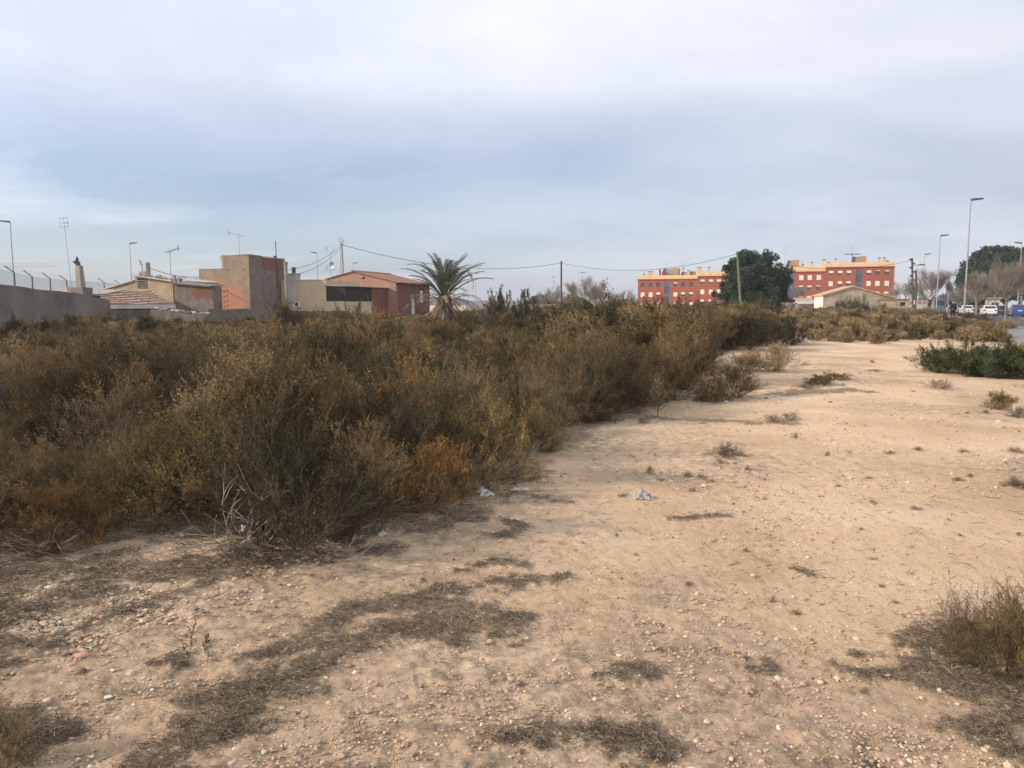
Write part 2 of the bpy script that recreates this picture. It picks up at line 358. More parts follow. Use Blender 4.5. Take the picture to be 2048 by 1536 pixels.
def build_ground():
    A = np.concatenate([np.linspace(-180, -46, 50)[:-1], np.linspace(-46, 46, 860), np.linspace(46, 180, 50)[1:]])*PI/180
    r = [0.25, .8, 1.4, 1.9]; 
    while r[-1] < 1200: r.append(r[-1]*(1.0042 if r[-1] < 14 else 1.009 if r[-1] < 60 else 1.05))
    r = np.array(r); na, nr = len(A), len(r)
    a, rr = np.meshgrid(A, r); x = (np.sin(a)*rr).ravel(); y = (np.cos(a)*rr).ravel()
    z = hcoarse(x, y)
    o = road_off(x, y); f = np.clip((-3.5-o)/2, 0, 1)*np.clip((30-rr.ravel())/18, 0, 1)
    det = .016*(vnoise(x/.17, y/.17, 5)-.5)+.014*(vnoise(x/.06, y/.06, 6)-.5)+.006*(vnoise(x/.025, y/.025, 8)-.5)
    li = litter_shadow_amt(x, y)
    z = z+det*f*(.7+.8*crust_amt(x, y))+.012*np.clip(li, 0, 1)*f
    V = np.stack([x, y, z], 1)
    i = np.arange(nr-1)[:, None]*na+np.arange(na-1)[None, :]; i = i.ravel()
    Fq = np.stack([i, i+1, i+na+1, i+na], 1)[:, ::-1]
    me = npmesh('ground', V, Fq, {'litter': li, 'crust': crust_amt(x, y)}, smooth=True)
    m = newmat('sandy_soil'); L = m.node_tree.links.new
    out = nd(m, 'ShaderNodeOutputMaterial'); b = nd(m, 'ShaderNodeBsdfPrincipled', i_Roughness=.95); b.inputs['Specular IOR Level'].default_value = .1; L(b.outputs[0], out.inputs[0])
    tc = nd(m, 'ShaderNodeTexCoord'); P = tc.outputs['Object']
    n1 = nd(m, 'ShaderNodeTexNoise', i_Scale=.55, i_Detail=9.0, i_Roughness=.6); L(P, n1.inputs['Vector'])
    r1 = ramp(m, [(.3, (.53, .365, .225)), (.5, (.72, .515, .335)), (.70, (.84, .635, .43))]); L(n1.outputs['Fac'], r1.inputs[0])
    # crust: greyer, browner skin of dust, dead moss and fine plant remains
    n2 = nd(m, 'ShaderNodeTexNoise', i_Scale=3.2, i_Detail=9.0, i_Roughness=.68); L(P, n2.inputs['Vector'])
    r2 = ramp(m, [(.33, (.15, .122, .088)), (.52, (.295, .225, .156)), (.70, (.46, .345, .24))]); L(n2.outputs['Fac'], r2.inputs[0])
    ac = nd(m, 'ShaderNodeAttribute', attribute_name='crust'); al = nd(m, 'ShaderNodeAttribute', attribute_name='litter')
    n3 = nd(m, 'ShaderNodeTexNoise', i_Scale=9.0, i_Detail=7.0, i_Roughness=.7); L(P, n3.inputs['Vector'])
    k = nd(m, 'ShaderNodeMath', operation='MULTIPLY_ADD'); L(n3.outputs['Fac'], k.inputs[0]); k.inputs[1].default_value = 4.2; k.inputs[2].default_value = -1.7
    k2 = nd(m, 'ShaderNodeMath', operation='MULTIPLY', use_clamp=True); L(k.outputs[0], k2.inputs[0]); L(ac.outputs['Fac'], k2.inputs[1])
    mx = nd(m, 'ShaderNodeMix', data_type='RGBA'); L(k2.outputs[0], mx.inputs[0]); L(r1.outputs[0], mx.inputs[6]); L(r2.outputs[0], mx.inputs[7])
    # litter, and the shrub shadows painted along with it
    n4 = nd(m, 'ShaderNodeTexNoise', i_Scale=45.0, i_Detail=5.0, i_Roughness=.7); L(P, n4.inputs['Vector'])
    r4 = ramp(m, [(.32, (.075, .056, .040)), (.55, (.19, .145, .10)), (.72, (.37, .28, .19))]); L(n4.outputs['Fac'], r4.inputs[0])
    k4 = nd(m, 'ShaderNodeMath', operation='MULTIPLY_ADD'); L(n4.outputs['Fac'], k4.inputs[0]); k4.inputs[1].default_value = 2.4; k4.inputs[2].default_value = -1.2
    k5 = nd(m, 'ShaderNodeMath', operation='ADD'); L(k4.outputs[0], k5.inputs[0]); L(al.outputs['Fac'], k5.inputs[1])
    k6 = nd(m, 'ShaderNodeMapRange'); L(k5.outputs[0], k6.inputs[0]); k6.inputs[1].default_value = .25; k6.inputs[2].default_value = .85; k6.inputs[4].default_value = .8
    mx2 = nd(m, 'ShaderNodeMix', data_type='RGBA'); L(k6.outputs[0], mx2.inputs[0]); L(mx.outputs[2], mx2.inputs[6]); L(r4.outputs[0], mx2.inputs[7])
    # small stones and grains as speckle
    vo = nd(m, 'ShaderNodeTexVoronoi', i_Scale=62.0); L(P, vo.inputs['Vector'])
    sv = nd(m, 'ShaderNodeSeparateColor'); L(vo.outputs['Color'], sv.inputs[0])
    gt = nd(m, 'ShaderNodeMath', operation='GREATER_THAN'); L(sv.outputs[0], gt.inputs[0]); gt.inputs[1].default_value = .74
    ls = nd(m, 'ShaderNodeMath', operation='LESS_THAN'); L(vo.outputs['Distance'], ls.inputs[0]); ls.inputs[1].default_value = .42
    mu = nd(m, 'ShaderNodeMath', operation='MULTIPLY'); L(gt.outputs[0], mu.inputs[0]); L(ls.outputs[0], mu.inputs[1])
    mu2 = nd(m, 'ShaderNodeMath', operation='MULTIPLY'); L(mu.outputs[0], mu2.inputs[0]); mu2.inputs[1].default_value = .75
    rs = ramp(m, [(0, (.36, .26, .18)), (.5, (.66, .53, .38)), (1, (.80, .70, .56))]); L(sv.outputs[1], rs.inputs[0])
    mx3 = nd(m, 'ShaderNodeMix', data_type='RGBA'); L(mu2.outputs[0], mx3.inputs[0]); L(mx2.outputs[2], mx3.inputs[6]); L(rs.outputs[0], mx3.inputs[7])
    L(mx3.outputs[2], b.inputs['Base Color'])
    n5 = nd(m, 'ShaderNodeTexNoise', i_Scale=38.0, i_Detail=8.0, i_Roughness=.72); L(P, n5.inputs['Vector'])
    ad = nd(m, 'ShaderNodeMath', operation='MULTIPLY_ADD'); L(mu.outputs[0], ad.inputs[0]); ad.inputs[1].default_value = .5; L(n5.outputs['Fac'], ad.inputs[2])
    bp = nd(m, 'ShaderNodeBump', i_Strength=.95, i_Distance=.035); L(ad.outputs[0], bp.inputs['Height']); L(bp.outputs[0], b.inputs['Normal'])
    tag(linkmesh('ground', me, m), kind='structure')
build_ground()
# ---------------------------------------------------------------- pebbles and twig litter
PHI = (1+5**.5)/2
ICO = np.array([(-1, PHI, 0), (1, PHI, 0), (-1, -PHI, 0), (1, -PHI, 0), (0, -1, PHI), (0, 1, PHI), (0, -1, -PHI), (0, 1, -PHI), (PHI, 0, -1), (PHI, 0, 1), (-PHI, 0, -1), (-PHI, 0, 1)])/math.sqrt(1+PHI*PHI)
ICF = np.array([(0, 11, 5), (0, 5, 1), (0, 1, 7), (0, 7, 10), (0, 10, 11), (1, 5, 9), (5, 11, 4), (11, 10, 2), (10, 7, 6), (7, 1, 8), (3, 9, 4), (3, 4, 2), (3, 2, 6), (3, 6, 8), (3, 8, 9), (4, 9, 5), (2, 4, 11), (6, 2, 10), (8, 6, 7), (9, 8, 1)])
def stonemat():
    return leafmat('pebble_stone', [(0, (.20, .145, .10)), (.3, (.42, .31, .21)), (.55, (.55, .42, .29)), (.8, (.68, .56, .42)), (.93, (.76, .69, .58)), (1, (.50, .25, .15))], trans=0, objvar=.0)
def pebbles():
    rg = np.random.default_rng(5)
    N = 70000
    px = rg.uniform(-150, 2200, N); b = rg.uniform(.055, .52, N)**1.0; py = CY+F*b
    py = np.where(rg.random(N) < .35, rg.uniform(720, 1000, N), py)
    x, y = grv(px, py)
    keep = (road_off(x, y) < -4)
    # stony bank on the left
    M2 = 9500; qx = 110+rg.normal(0, 1, M2)*210; qy = 1245-qx*.18+rg.normal(0, 46, M2); bx, by = grv(qx, qy)
    x = np.concatenate([x[keep], bx]); y = np.concatenate([y[keep], by])
    d = np.hypot(x, y); N = len(x)
    bank = np.arange(N) >= (N-M2)
    s = np.exp(rg.normal(0, .52, N))*.0038
    s = np.where(bank, np.exp(rg.normal(0, .52, N))*.0068, s)
    s = s*np.clip(d/4.5, 1, 4.5)**.75
    s = np.clip(s, 0, np.where(bank, .018, .04))
    cl = fbm(x*1.4, y*1.4, 77, 3)
    k = rg.random(N) < np.where(bank, 1, np.clip((cl-.33)*2.8, .1, 1)); x, y, s, d = x[k], y[k], s[k], d[k]; N = len(x)
    V = ICO[None]*s[:, None, None]*(1+rg.uniform(-.28, .28, (N, 12, 1)))
    V = V*np.stack([rg.uniform(.8, 1.35, N), rg.uniform(.75, 1.1, N), rg.uniform(.45, .8, N)], 1)[:, None, :]
    a = rg.uniform(0, 2*PI, N); ca, sa = np.cos(a)[:, None], np.sin(a)[:, None]
    X = V[..., 0]*ca-V[..., 1]*sa; Y = V[..., 0]*sa+V[..., 1]*ca
    V = np.stack([X+x[:, None], Y+y[:, None], V[..., 2]+(hcoarse(x, y)+s*.12)[:, None]], 2)
    Fc = (ICF[None]+np.arange(N)[:, None, None]*12).reshape(-1, 3)
    tone = np.repeat(np.clip(rg.normal(.42, .19, N), 0, .94)+(rg.random(N) < .015)*.5, 12)
    me = npmesh('gravel', V.reshape(-1, 3), Fc, {'tone': np.clip(tone, 0, 1)}, smooth=False)
    o = linkmesh('gravel', me, MAT_STONE)
    tag(o, 'small pale stones and gravel strewn over the sandy ground', 'gravel', kind='stuff')
MAT_STONE = stonemat()
pebbles()
def ribbons(P, w, seed=0, extra=None):
    """P (n,k,3) paths, w (n,k) widths -> triangular prisms as quads"""
    rg = np.random.default_rng(seed); n, k, _ = P.shape
    T = P[:, -1]-P[:, 0]; T /= np.linalg.norm(T, axis=1, keepdims=True)+1e-9
    A = np.cross(T, rg.normal(size=(n, 3))); A /= np.linalg.norm(A, axis=1, keepdims=True)+1e-9; B = np.cross(T, A)
    rings = []
    for j in range(3):
        t = 2*PI*j/3; rings.append(P+(A*math.cos(t)+B*math.sin(t))[:, None]*w[..., None]*.5)
    V = np.stack(rings, 2).reshape(n, k*3, 3)
    q = []
    for i in range(k-1):
        for j in range(3):
            q.append((i*3+j, i*3+(j+1) % 3, (i+1)*3+(j+1) % 3, (i+1)*3+j))
    Fq = (np.array(q)[None]+np.arange(n)[:, None, None]*(k*3)).reshape(-1, 4)
    return V.reshape(-1, 3), Fq, k*3
def twigs():
    rg = np.random.default_rng(8); pts = []
    N = 420000
    px = rg.uniform(-120, 2160, N); py = CY+F*rg.uniform(.11, .52, N); x, y = grv(px, py)
    li = litter_shadow_amt(x, y); th = inpoly(x, y, THP)
    k = (rg.random(N) < np.where(th, li*.22, np.clip(li-.30, 0, 1)*.65)) | (rg.random(N) < .007)
    x, y = x[k], y[k]; N = len(x); d = np.hypot(x, y)
    Ln = np.exp(rg.normal(0, .6, N))*.032*np.clip(d/4, .8, 2); a = rg.uniform(0, 2*PI, N); bend = rg.normal(0, .25, N)
    z = hcoarse(x, y)+rg.exponential(.009, N)+.007
    t = np.array([-.5, 0, .5])
    P = np.zeros((N, 3, 3))
    for i in range(3):
        P[:, i, 0] = x+np.cos(a)*t[i]*Ln-np.sin(a)*(t[i]**2)*bend*Ln*2; P[:, i, 1] = y+np.sin(a)*t[i]*Ln+np.cos(a)*(t[i]**2)*bend*Ln*2
        P[:, i, 2] = z+rg.normal(0, .005, N)
    w = rg.uniform(.0016, .0034, N)[:, None]*np.clip(d/4, .9, 3)[:, None]*np.array([1, .9, .6])[None]
    V, Fq, k3 = ribbons(P, w, 3)
    tone = np.repeat(np.clip(rg.normal(.38, .24, N), 0, 1), k3)
    me = npmesh('twig_litter', V, Fq, {'tone': tone}, smooth=True)
    m = leafmat('dead_twigs', [(0, (.09, .07, .052)), (.4, (.22, .17, .122)), (.75, (.40, .32, .23)), (1, (.55, .45, .33))], trans=0, objvar=0)
    tag(linkmesh('twig_litter', me, m), 'dark mats of dead twigs and plant litter on the ground', 'plant litter', kind='stuff')
twigs()
# ================================================================ SHRUBS
def bez(Pc, t):
    t = np.asarray(t)[..., None]
    return (1-t)**2*Pc[..., 0, :]+2*t*(1-t)*Pc[..., 1, :]+t*t*Pc[..., 2, :]
def dbez(Pc, t):
    t = np.asarray(t)[..., None]
    d = 2*(1-t)*(Pc[..., 1, :]-Pc[..., 0, :])+2*t*(Pc[..., 2, :]-Pc[..., 1, :])
    return d/(np.linalg.norm(d, axis=-1, keepdims=True)+1e-9)
def kids(rg, Pc, k, Ln, tmin=.3, spread=.9, up=.35, curve=.15):
    n = len(Pc); par = np.repeat(np.arange(n), k); t = rg.uniform(tmin, 1., n*k); Q = Pc[par]
    pos = bez(Q, t); T = dbez(Q, t); rnd = rg.normal(size=(n*k, 3)); rnd /= np.linalg.norm(rnd, axis=1, keepdims=True)
    D = T+rnd*spread+np.array([0, 0, up]); D /= np.linalg.norm(D, axis=1, keepdims=True)+1e-9
    L = (Ln*rg.uniform(.45, 1.2, n*k)*(1.15-.5*t))[:, None]
    E = pos+D*L+np.array([0, 0, 1])*curve*L; Mid = pos+D*L*.5+rg.normal(size=(n*k, 3))*L*.06
    return np.stack([pos, Mid, E], 1), par
def shrub(seed, h=1., r=.8, ns=22, k1=9, k2=8, kl=12, leaf=.016, lw=.45, l1=.42, l2=.17, el=(3, 88), wmain=.012, wtw=.0022, up=.12, gap=.3, tips=1.0, flat=False, tvar=.5, lean=(0, 0)):
    """returns (branch arrays, foliage arrays) of one shrub grown from its base"""
    rg = np.random.default_rng(seed)
    az = rg.uniform(0, 2*PI, ns); e = np.radians(rg.uniform(el[0], el[1], ns)**1.0)
    q = rg.uniform(.62, 1.0, ns)*(1-gap*rg.random(ns)*(rg.random(ns) < .5))
    lump = 1+.22*np.sin(az*2+rg.uniform(0, 6))+.14*np.sin(az*3+rg.uniform(0, 6))
    E = np.stack([np.cos(az)*np.cos(e)*r*lump+lean[0], np.sin(az)*np.cos(e)*r*lump+lean[1], np.sin(e)*h*.9+.06*h], 1)*q[:, None]
    B = np.stack([np.cos(az)*.09*r, np.sin(az)*.09*r, np.full(ns, -.02)], 1)*rg.random((ns, 1))
    Mid = (B+E)/2*np.array([1.15, 1.15, .85])+rg.normal(size=(ns, 3))*.06*r
    S0 = np.stack([B, Mid, E], 1)
    S1, p1 = kids(rg, S0, k1, l1*h, .3, .95, up, .08)
    S1[:, :, 2] = np.maximum(S1[:, :, 2], .015)
    S2, p2 = kids(rg, S1, k2, l2*h, .2, .85, up+.38, .12)
    S2[:, :, 2] = np.maximum(S2[:, :, 2], .01)
    VV, FF = [], []
    off = 0
    def add(S, w0, w1, k):
        nonlocal off
        ts = np.linspace(0, 1, k); P = np.stack([bez(S, np.full(len(S), t)) for t in ts], 1)
        w = np.linspace(w0, w1, k)[None]*np.ones((len(S), 1))
        V, Fq, _ = ribbons(P, w, seed+k)
        VV.append(V); FF.append(Fq+off); off += len(V)
    add(S0, wmain, wmain*.45, 5); add(S1, wmain*.4, wtw, 3)
    # finest twigs as one flat blade each
    T = S2[:, 2]-S2[:, 0]; A = np.cross(T, rg.normal(size=T.shape)); A /= np.linalg.norm(A, axis=1, keepdims=True)+1e-9
    n2 = len(S2); V = np.stack([S2[:, 0]-A*wtw*.5, S2[:, 0]+A*wtw*.5, S2[:, 1]+A*wtw*.4, S2[:, 1]-A*wtw*.4, S2[:, 2]], 1).reshape(-1, 3)
    i5 = np.arange(n2)[:, None]*5
    Fq = np.concatenate([i5+np.array([[0, 1, 2, 3]]), i5+np.array([[3, 2, 4, 4]])], 0)
    VV.append(V); FF.append(Fq[:n2]+off)
    tri = Fq[n2:]+off; off += len(V)
    BV = np.concatenate(VV); BF = np.concatenate(FF)
    # leaves and seed clusters on the fine twigs
    nl = n2*kl; par = np.repeat(np.arange(n2), kl); t = rg.uniform(.08, 1.03, nl)
    pos = bez(S2[par], t); Td = dbez(S2[par], t)
    rnd = rg.normal(size=(nl, 3)); rnd /= np.linalg.norm(rnd, axis=1, keepdims=True)
    D = Td*.7+rnd; D /= np.linalg.norm(D, axis=1, keepdims=True)
    Sd = np.cross(D, rg.normal(size=(nl, 3))); Sd /= np.linalg.norm(Sd, axis=1, keepdims=True)+1e-9
    L = (leaf*rg.uniform(.5, 1.4, nl))[:, None]
    V = np.stack([pos, pos+D*L*.5+Sd*L*lw*.5, pos+D*L, pos+D*L*.5-Sd*L*lw*.5], 1).reshape(-1, 3)
    V[:, 2] = np.maximum(V[:, 2], .004)
    LF = np.arange(nl*4).reshape(-1, 4)
    # tone: varies by stem and branch, with drier tips outward
    ts = rg.random(ns); tb = rg.random(len(S1)); g = .5+(ts[p1[p2[par]]]-.5)*tvar*.7+(tb[p2[par]]-.5)*tvar*.9+(rg.random(n2)[par]-.5)*tvar*.5+rg.normal(0, .13, nl)+(t-.55)*.12*tips
    return (BV, BF), (V, LF, np.repeat(np.clip(g, 0, 1), 4))
def tri_fix(F): return F
MAT_WOOD = M('shrub_wood', (.20, .15, .11), (.11, .085, .065), scale=6, bump=0)
MAT_PALEWOOD = M('pale_dead_wood', (.50, .43, .35), (.33, .27, .21), scale=9, bump=0)
LM = {
    'olive': leafmat('olive_leaves', [(0, (.055, .053, .028)), (.35, (.140, .110, .047)), (.65, (.28, .20, .080)), (1, (.50, .355, .15))], objvar=.8),
    'brown': leafmat('brown_leaves', [(0, (.06, .043, .028)), (.4, (.145, .102, .053)), (.7, (.27, .185, .088)), (1, (.44, .29, .14))], objvar=.8),
    'orange': leafmat('orange_leaves', [(0, (.09, .06, .03)), (.35, (.24, .135, .05)), (.7, (.42, .225, .075)), (1, (.54, .34, .14))]),
    'tan': leafmat('tan_leaves', [(0, (.12, .092, .052)), (.4, (.30, .225, .12)), (.75, (.48, .36, .20)), (1, (.62, .49, .31))]),
    'dark': leafmat('dark_leaves', [(0, (.035, .038, .022)), (.45, (.085, .080, .044)), (.8, (.16, .13, .066)), (1, (.28, .20, .10))], objvar=.7),
    'green': leafmat('green_leaves', [(0, (.026, .040, .02)), (.4, (.064, .086, .042)), (.75, (.115, .145, .06)), (1, (.21, .23, .10))], objvar=.2),
    'grey': leafmat('greygreen_leaves', [(0, (.07, .07, .05)), (.45, (.17, .16, .11)), (.8, (.29, .25, .18)), (1, (.42, .36, .26))]),
}
def mk_proto(key, **kw):
    (BV, BF), (LV, LFa, tn) = shrub(**kw)
    b = npmesh('branches', BV, BF, smooth=True); b.materials.append(MAT_WOOD)
    f = npmesh('foliage', LV, LFa, {'tone': tn}); f.materials.append(LM['olive'])
    joined = None
    return b, f
PROTO = {}
for i in range(5):
    PROTO['near%d' % i] = mk_proto('near', seed=100+i, ns=34, k1=12, k2=9, kl=13, leaf=.0145, lw=.42, r=.85, l1=.36, l2=.15)
for i in range(3):
    PROTO['dry%d' % i] = mk_proto('dry', seed=140+i, ns=34, k1=10, k2=8, kl=4, leaf=.012, lw=.35, r=.9, l1=.40, l2=.2, wtw=.003, el=(15, 85))
for i in range(4):
    PROTO['mid%d' % i] = mk_proto('mid', seed=200+i, ns=28, k1=10, k2=8, kl=11, leaf=.021, lw=.5, r=.9, l1=.36, l2=.17, wtw=.004)
for i in range(3):
    PROTO['lush%d' % i] = mk_proto('lush', seed=240+i, ns=46, k1=12, k2=8, kl=12, leaf=.034, lw=.24, r=1.15, l1=.36, l2=.17, wtw=.004, el=(4, 85), up=.35, tvar=.7)
for i in range(4):
    PROTO['far%d' % i] = mk_proto('far', seed=300+i, ns=22, k1=9, k2=6, kl=7, leaf=.045, lw=.55, r=.95, l1=.36, l2=.18, wtw=.008, wmain=.02)
for i in range(3):
    PROTO['upright%d' % i] = mk_proto('upright', seed=340+i, ns=24, k1=12, k2=7, kl=8, leaf=.028, lw=.5, r=.75, l1=.20, l2=.09, el=(28, 88), up=.7, gap=.7, wtw=.005, wmain=.014)
for i in range(2):
    PROTO['twiggy%d' % i] = mk_proto('twiggy', seed=360+i, ns=9, k1=9, k2=6, kl=3, leaf=.022, lw=.5, r=.6, l1=.26, l2=.12, el=(45, 86), up=.5, gap=.5, wtw=.006, wmain=.016)
def add_shrub(name, kind, mat, loc, h, w, rot, label, cat='shrub', group=None, wood=None):
    b, f = PROTO[kind]
    t = thing(name, label, cat, loc, rot, group); t.scale = (w, w, h)
    for nme, me, mt in (('branches', b, wood or MAT_WOOD), ('foliage', f, LM[mat])):
        o = bpy.data.objects.new(nme, me); C.objects.link(o); o.parent = t
        o.material_slots[0].link = 'OBJECT'; o.material_slots[0].material = mt
    return t
# ---- the thicket interior: one mass nobody could count, instanced from the same shrubs
def thicket(name, label, pts, kinds):
    """pts: list of (x,y,z,rot,w,h,idx); kinds: list of (proto, material)"""
    col = bpy.data.collections.new(name+'_sources')
    for i, (pk, mt) in enumerate(kinds):
        b, f = PROTO[pk]; bv = np.zeros(len(b.vertices)*3, np.float32); b.vertices.foreach_get('co', bv)
        fv = np.zeros(len(f.vertices)*3, np.float32); f.vertices.foreach_get('co', fv)
        bf = np.zeros(len(b.loops), np.int32); b.loops.foreach_get('vertex_index', bf); ff = np.zeros(len(f.loops), np.int32); f.loops.foreach_get('vertex_index', ff)
        tn = np.zeros(len(f.vertices), np.float32); f.attributes['tone'].data.foreach_get('value', tn)
        nb = len(bv)//3
        me = npmesh('scrub_%02d' % i, np.concatenate([bv.reshape(-1, 3), fv.reshape(-1, 3)]), np.concatenate([bf.reshape(-1, 4), ff.reshape(-1, 4)+nb]),
                    {'tone': np.concatenate([np.zeros(nb, np.float32), tn])}, mi=np.concatenate([np.zeros(len(bf)//4), np.ones(len(ff)//4)]))
        me.materials.append(MAT_WOOD); me.materials.append(LM[mt])
        o = bpy.data.objects.new('scrub_%02d' % i, me); col.objects.link(o)
    A = np.array(pts, np.float32); n = len(A)
    me = bpy.data.meshes.new(name); me.vertices.add(n); me.vertices.foreach_set('co', A[:, :3].ravel())
    for nm, arr, ty, key in (('rot', np.stack([np.zeros(n), np.zeros(n), A[:, 3]], 1), 'FLOAT_VECTOR', 'vector'), ('scl', np.stack([A[:, 4], A[:, 4], A[:, 5]], 1), 'FLOAT_VECTOR', 'vector')):
        a = me.attributes.new(nm, ty, 'POINT'); a.data.foreach_set(key, arr.astype(np.float32).ravel())
    a = me.attributes.new('idx', 'INT', 'POINT'); a.data.foreach_set('value', A[:, 6].astype(np.int32))
    o = linkmesh(name, me, None); tag(o, label, 'scrub', kind='stuff')
    g = bpy.data.node_groups.new(name, 'GeometryNodeTree'); g.interface.new_socket('Geometry', in_out='INPUT', socket_type='NodeSocketGeometry'); g.interface.new_socket('Geometry', in_out='OUTPUT', socket_type='NodeSocketGeometry')
    N = g.nodes.new; L = g.links.new
    gi = N('NodeGroupInput'); go = N('NodeGroupOutput'); ip = N('GeometryNodeInstanceOnPoints'); ci = N('GeometryNodeCollectionInfo')
    ci.inputs['Collection'].default_value = col; ci.inputs['Separate Children'].default_value = True; ci.inputs['Reset Children'].default_value = True
    mp = N('GeometryNodeMeshToPoints')
    L(gi.outputs[0], mp.inputs[0]); L(mp.outputs[0], ip.inputs['Points']); L(ci.outputs[0], ip.inputs['Instance'])
    ip.inputs['Pick Instance'].default_value = True
    for nm, ty, sock in (('rot', 'FLOAT_VECTOR', 'Rotation'), ('scl', 'FLOAT_VECTOR', 'Scale'), ('idx', 'INT', 'Instance Index')):
        na = N('GeometryNodeInputNamedAttribute'); na.data_type = ty; na.inputs[0].default_value = nm
        out_ = [s for s in na.outputs if s.name == 'Attribute' and s.enabled][0]; L(out_, ip.inputs[sock])
    L(ip.outputs[0], go.inputs[0])
    md = o.modifiers.new('scatter', 'NODES'); md.node_group = g
    return o
TK = [('near0', 'olive'), ('near1', 'olive'), ('near2', 'brown'), ('near3', 'brown'), ('near4', 'dark'), ('near0', 'orange'), ('near2', 'tan'), ('dry0', 'tan'), ('dry1', 'brown'), ('near1', 'dark'),
      ('mid0', 'olive'), ('mid1', 'olive'), ('mid2', 'brown'), ('mid3', 'brown'), ('mid0', 'dark'), ('mid1', 'orange'), ('mid2', 'tan'), ('mid3', 'tan'), ('mid1', 'brown'), ('mid2', 'dark'),
      ('far0', 'olive'), ('far1', 'olive'), ('far2', 'brown'), ('far3', 'brown'), ('far0', 'dark'), ('far1', 'orange'), ('far2', 'tan'), ('far3', 'tan'), ('far1', 'brown'), ('far2', 'dark')]
INDIV = []       # (x, y, r) of the individually placed shrubs, kept clear of the mass
BLOCK = []       # rectangles (polygons) with no scrub: houses, palm base
def species(x, y, rg):
    if y > 13 and x/y > -.1 and rg.random() < .55: return rg.choice([4, 9, 3, 4, 0, 9])
    g = vnoise(np.array([x/2.3]), np.array([y/2.3]), 51)[0]; g2 = vnoise(np.array([x/4.1]), np.array([y/5.1]), 57)[0]; u = rg.random()
    if u < .10: return rg.choice([5, 6, 7]) if math.hypot(x, y) < 13 else rg.choice([6, 7, 7, 0])
    if g2 > .52 and u < .8: return rg.choice([4, 9, 4, 3])
    if g > .62: return rg.choice([0, 1, 6, 1, 5 if y < 9 else 2])
    if g > .45: return rg.choice([0, 1, 2, 0])
    if g > .28: return rg.choice([2, 3, 8, 0, 7])
    return rg.choice([2, 3, 4])
def fill(P, bounds, rg, spacing, hh, seedk=0, tanbias=0):
    out = []; x0, x1, y0, y1 = bounds; y = y0
    while y < y1:
        d = max(y, 3.0); sp = spacing(d); x = -y*.86-3 if x0 is None else x0
        xe = min(x1, y*.86+4)
        while x < xe:
            X = x+rg.uniform(-.5, .5)*sp; Y = y+rg.uniform(-.5, .5)*sp; x += sp
            if not inpoly(np.array([X]), np.array([Y]), P)[0]: continue
            if any((X-a)**2+(Y-b)**2 < (.75*r)**2 for a, b, r in INDIV): continue
            if any(inpoly(np.array([X]), np.array([Y]), q)[0] for q in BLOCK): continue
            if road_off(X, Y) > -2.7: continue
            d = math.hypot(X, Y); k = species(X, Y, rg) if rg.random() > tanbias else rg.choice([6, 7, 6, 7, 6, 0])
            lf = vnoise(np.array([X/2.3]), np.array([Y/2.3]), 91)[0]; h = hh(X, Y)*rg.uniform(.75, 1.15)*(.52+.82*lf); w = max(h, .55)*rg.uniform(.8, 1.15)
            lod = 0 if d < 14 else 10 if d < 36 else 20
            out.append((X, Y, gz(X, Y)-.02, rg.uniform(0, 6.28), w, h, k+lod))
        y += sp*.86
    return out
# ================================================================ BUILDINGS ON THE LEFT
U = Vector((.95, -.3, 0)).normalized(); Vd = Vector((.3, .95, 0)).normalized(); RZ = math.atan2(-.3, .95)
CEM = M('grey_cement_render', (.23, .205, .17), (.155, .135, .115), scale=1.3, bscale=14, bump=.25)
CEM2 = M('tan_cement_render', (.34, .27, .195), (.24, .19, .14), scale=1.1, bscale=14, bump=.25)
DKWALL = M('dark_stained_render', (.235, .205, .18), (.13, .115, .10), scale=1.6, bscale=9, bump=.3)
CREAM = M('cream_render', (.60, .49, .345), (.52, .42, .29), scale=.9, bscale=20, bump=.1)
PLAST = M('old_cream_plaster', (.50, .39, .27), (.33, .26, .19), scale=1.5, bscale=10, bump=.3)
PALE = M('pale_plaster', (.55, .52, .47), (.40, .38, .34), scale=1.5)
BRK = brickmat('orange_hollow_brick', (.52, .21, .12), (.42, .165, .095), (.40, .28, .2), dirt=(.35, .26, .19), dirtamt=.35)
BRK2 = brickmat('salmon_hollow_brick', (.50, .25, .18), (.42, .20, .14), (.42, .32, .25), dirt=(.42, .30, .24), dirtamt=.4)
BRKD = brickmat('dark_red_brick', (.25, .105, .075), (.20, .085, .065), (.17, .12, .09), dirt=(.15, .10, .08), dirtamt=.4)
GBLK = brickmat('grey_concrete_block', (.30, .30, .30), (.25, .25, .25), (.2, .2, .2), w=.4, h=.2)
TILE = M('terracotta_tile', (.36, .19, .125), (.24, .13, .095), scale=5, bump=.2)
TILEOLD = M('weathered_clay_tile', (.38, .23, .15), (.19, .13, .10), scale=7, bump=.3)
CORR = M('weathered_fibre_cement', (.42, .39, .35), (.27, .25, .23), scale=3)
STEEL = M('galvanised_steel', (.36, .37, .38), (.27, .28, .29), rough=.5, scale=5, bump=0, metal=.3)
DKMETAL = M('dark_metal', (.06, .065, .07), (.04, .042, .045), rough=.5, bump=0)
CONC = M('pole_concrete', (.34, .31, .27), (.25, .23, .20), scale=4, bump=.1)
WOODP = M('weathered_pole_wood', (.14, .11, .085), (.085, .068, .055), scale=3, stretch=(4, 4, .5))
WHITE = M('white_paint', (.72, .70, .66), (.62, .60, .56), rough=.6, bump=0)
BLACKNET = M('dark_shade_cloth', (.052, .042, .036), (.036, .03, .027), scale=2, bump=0)
GLS = glassmat('dark_window_glass', (.03, .04, .055)); GLB = glassmat('blue_window_glass', (.05, .085, .13), .12)
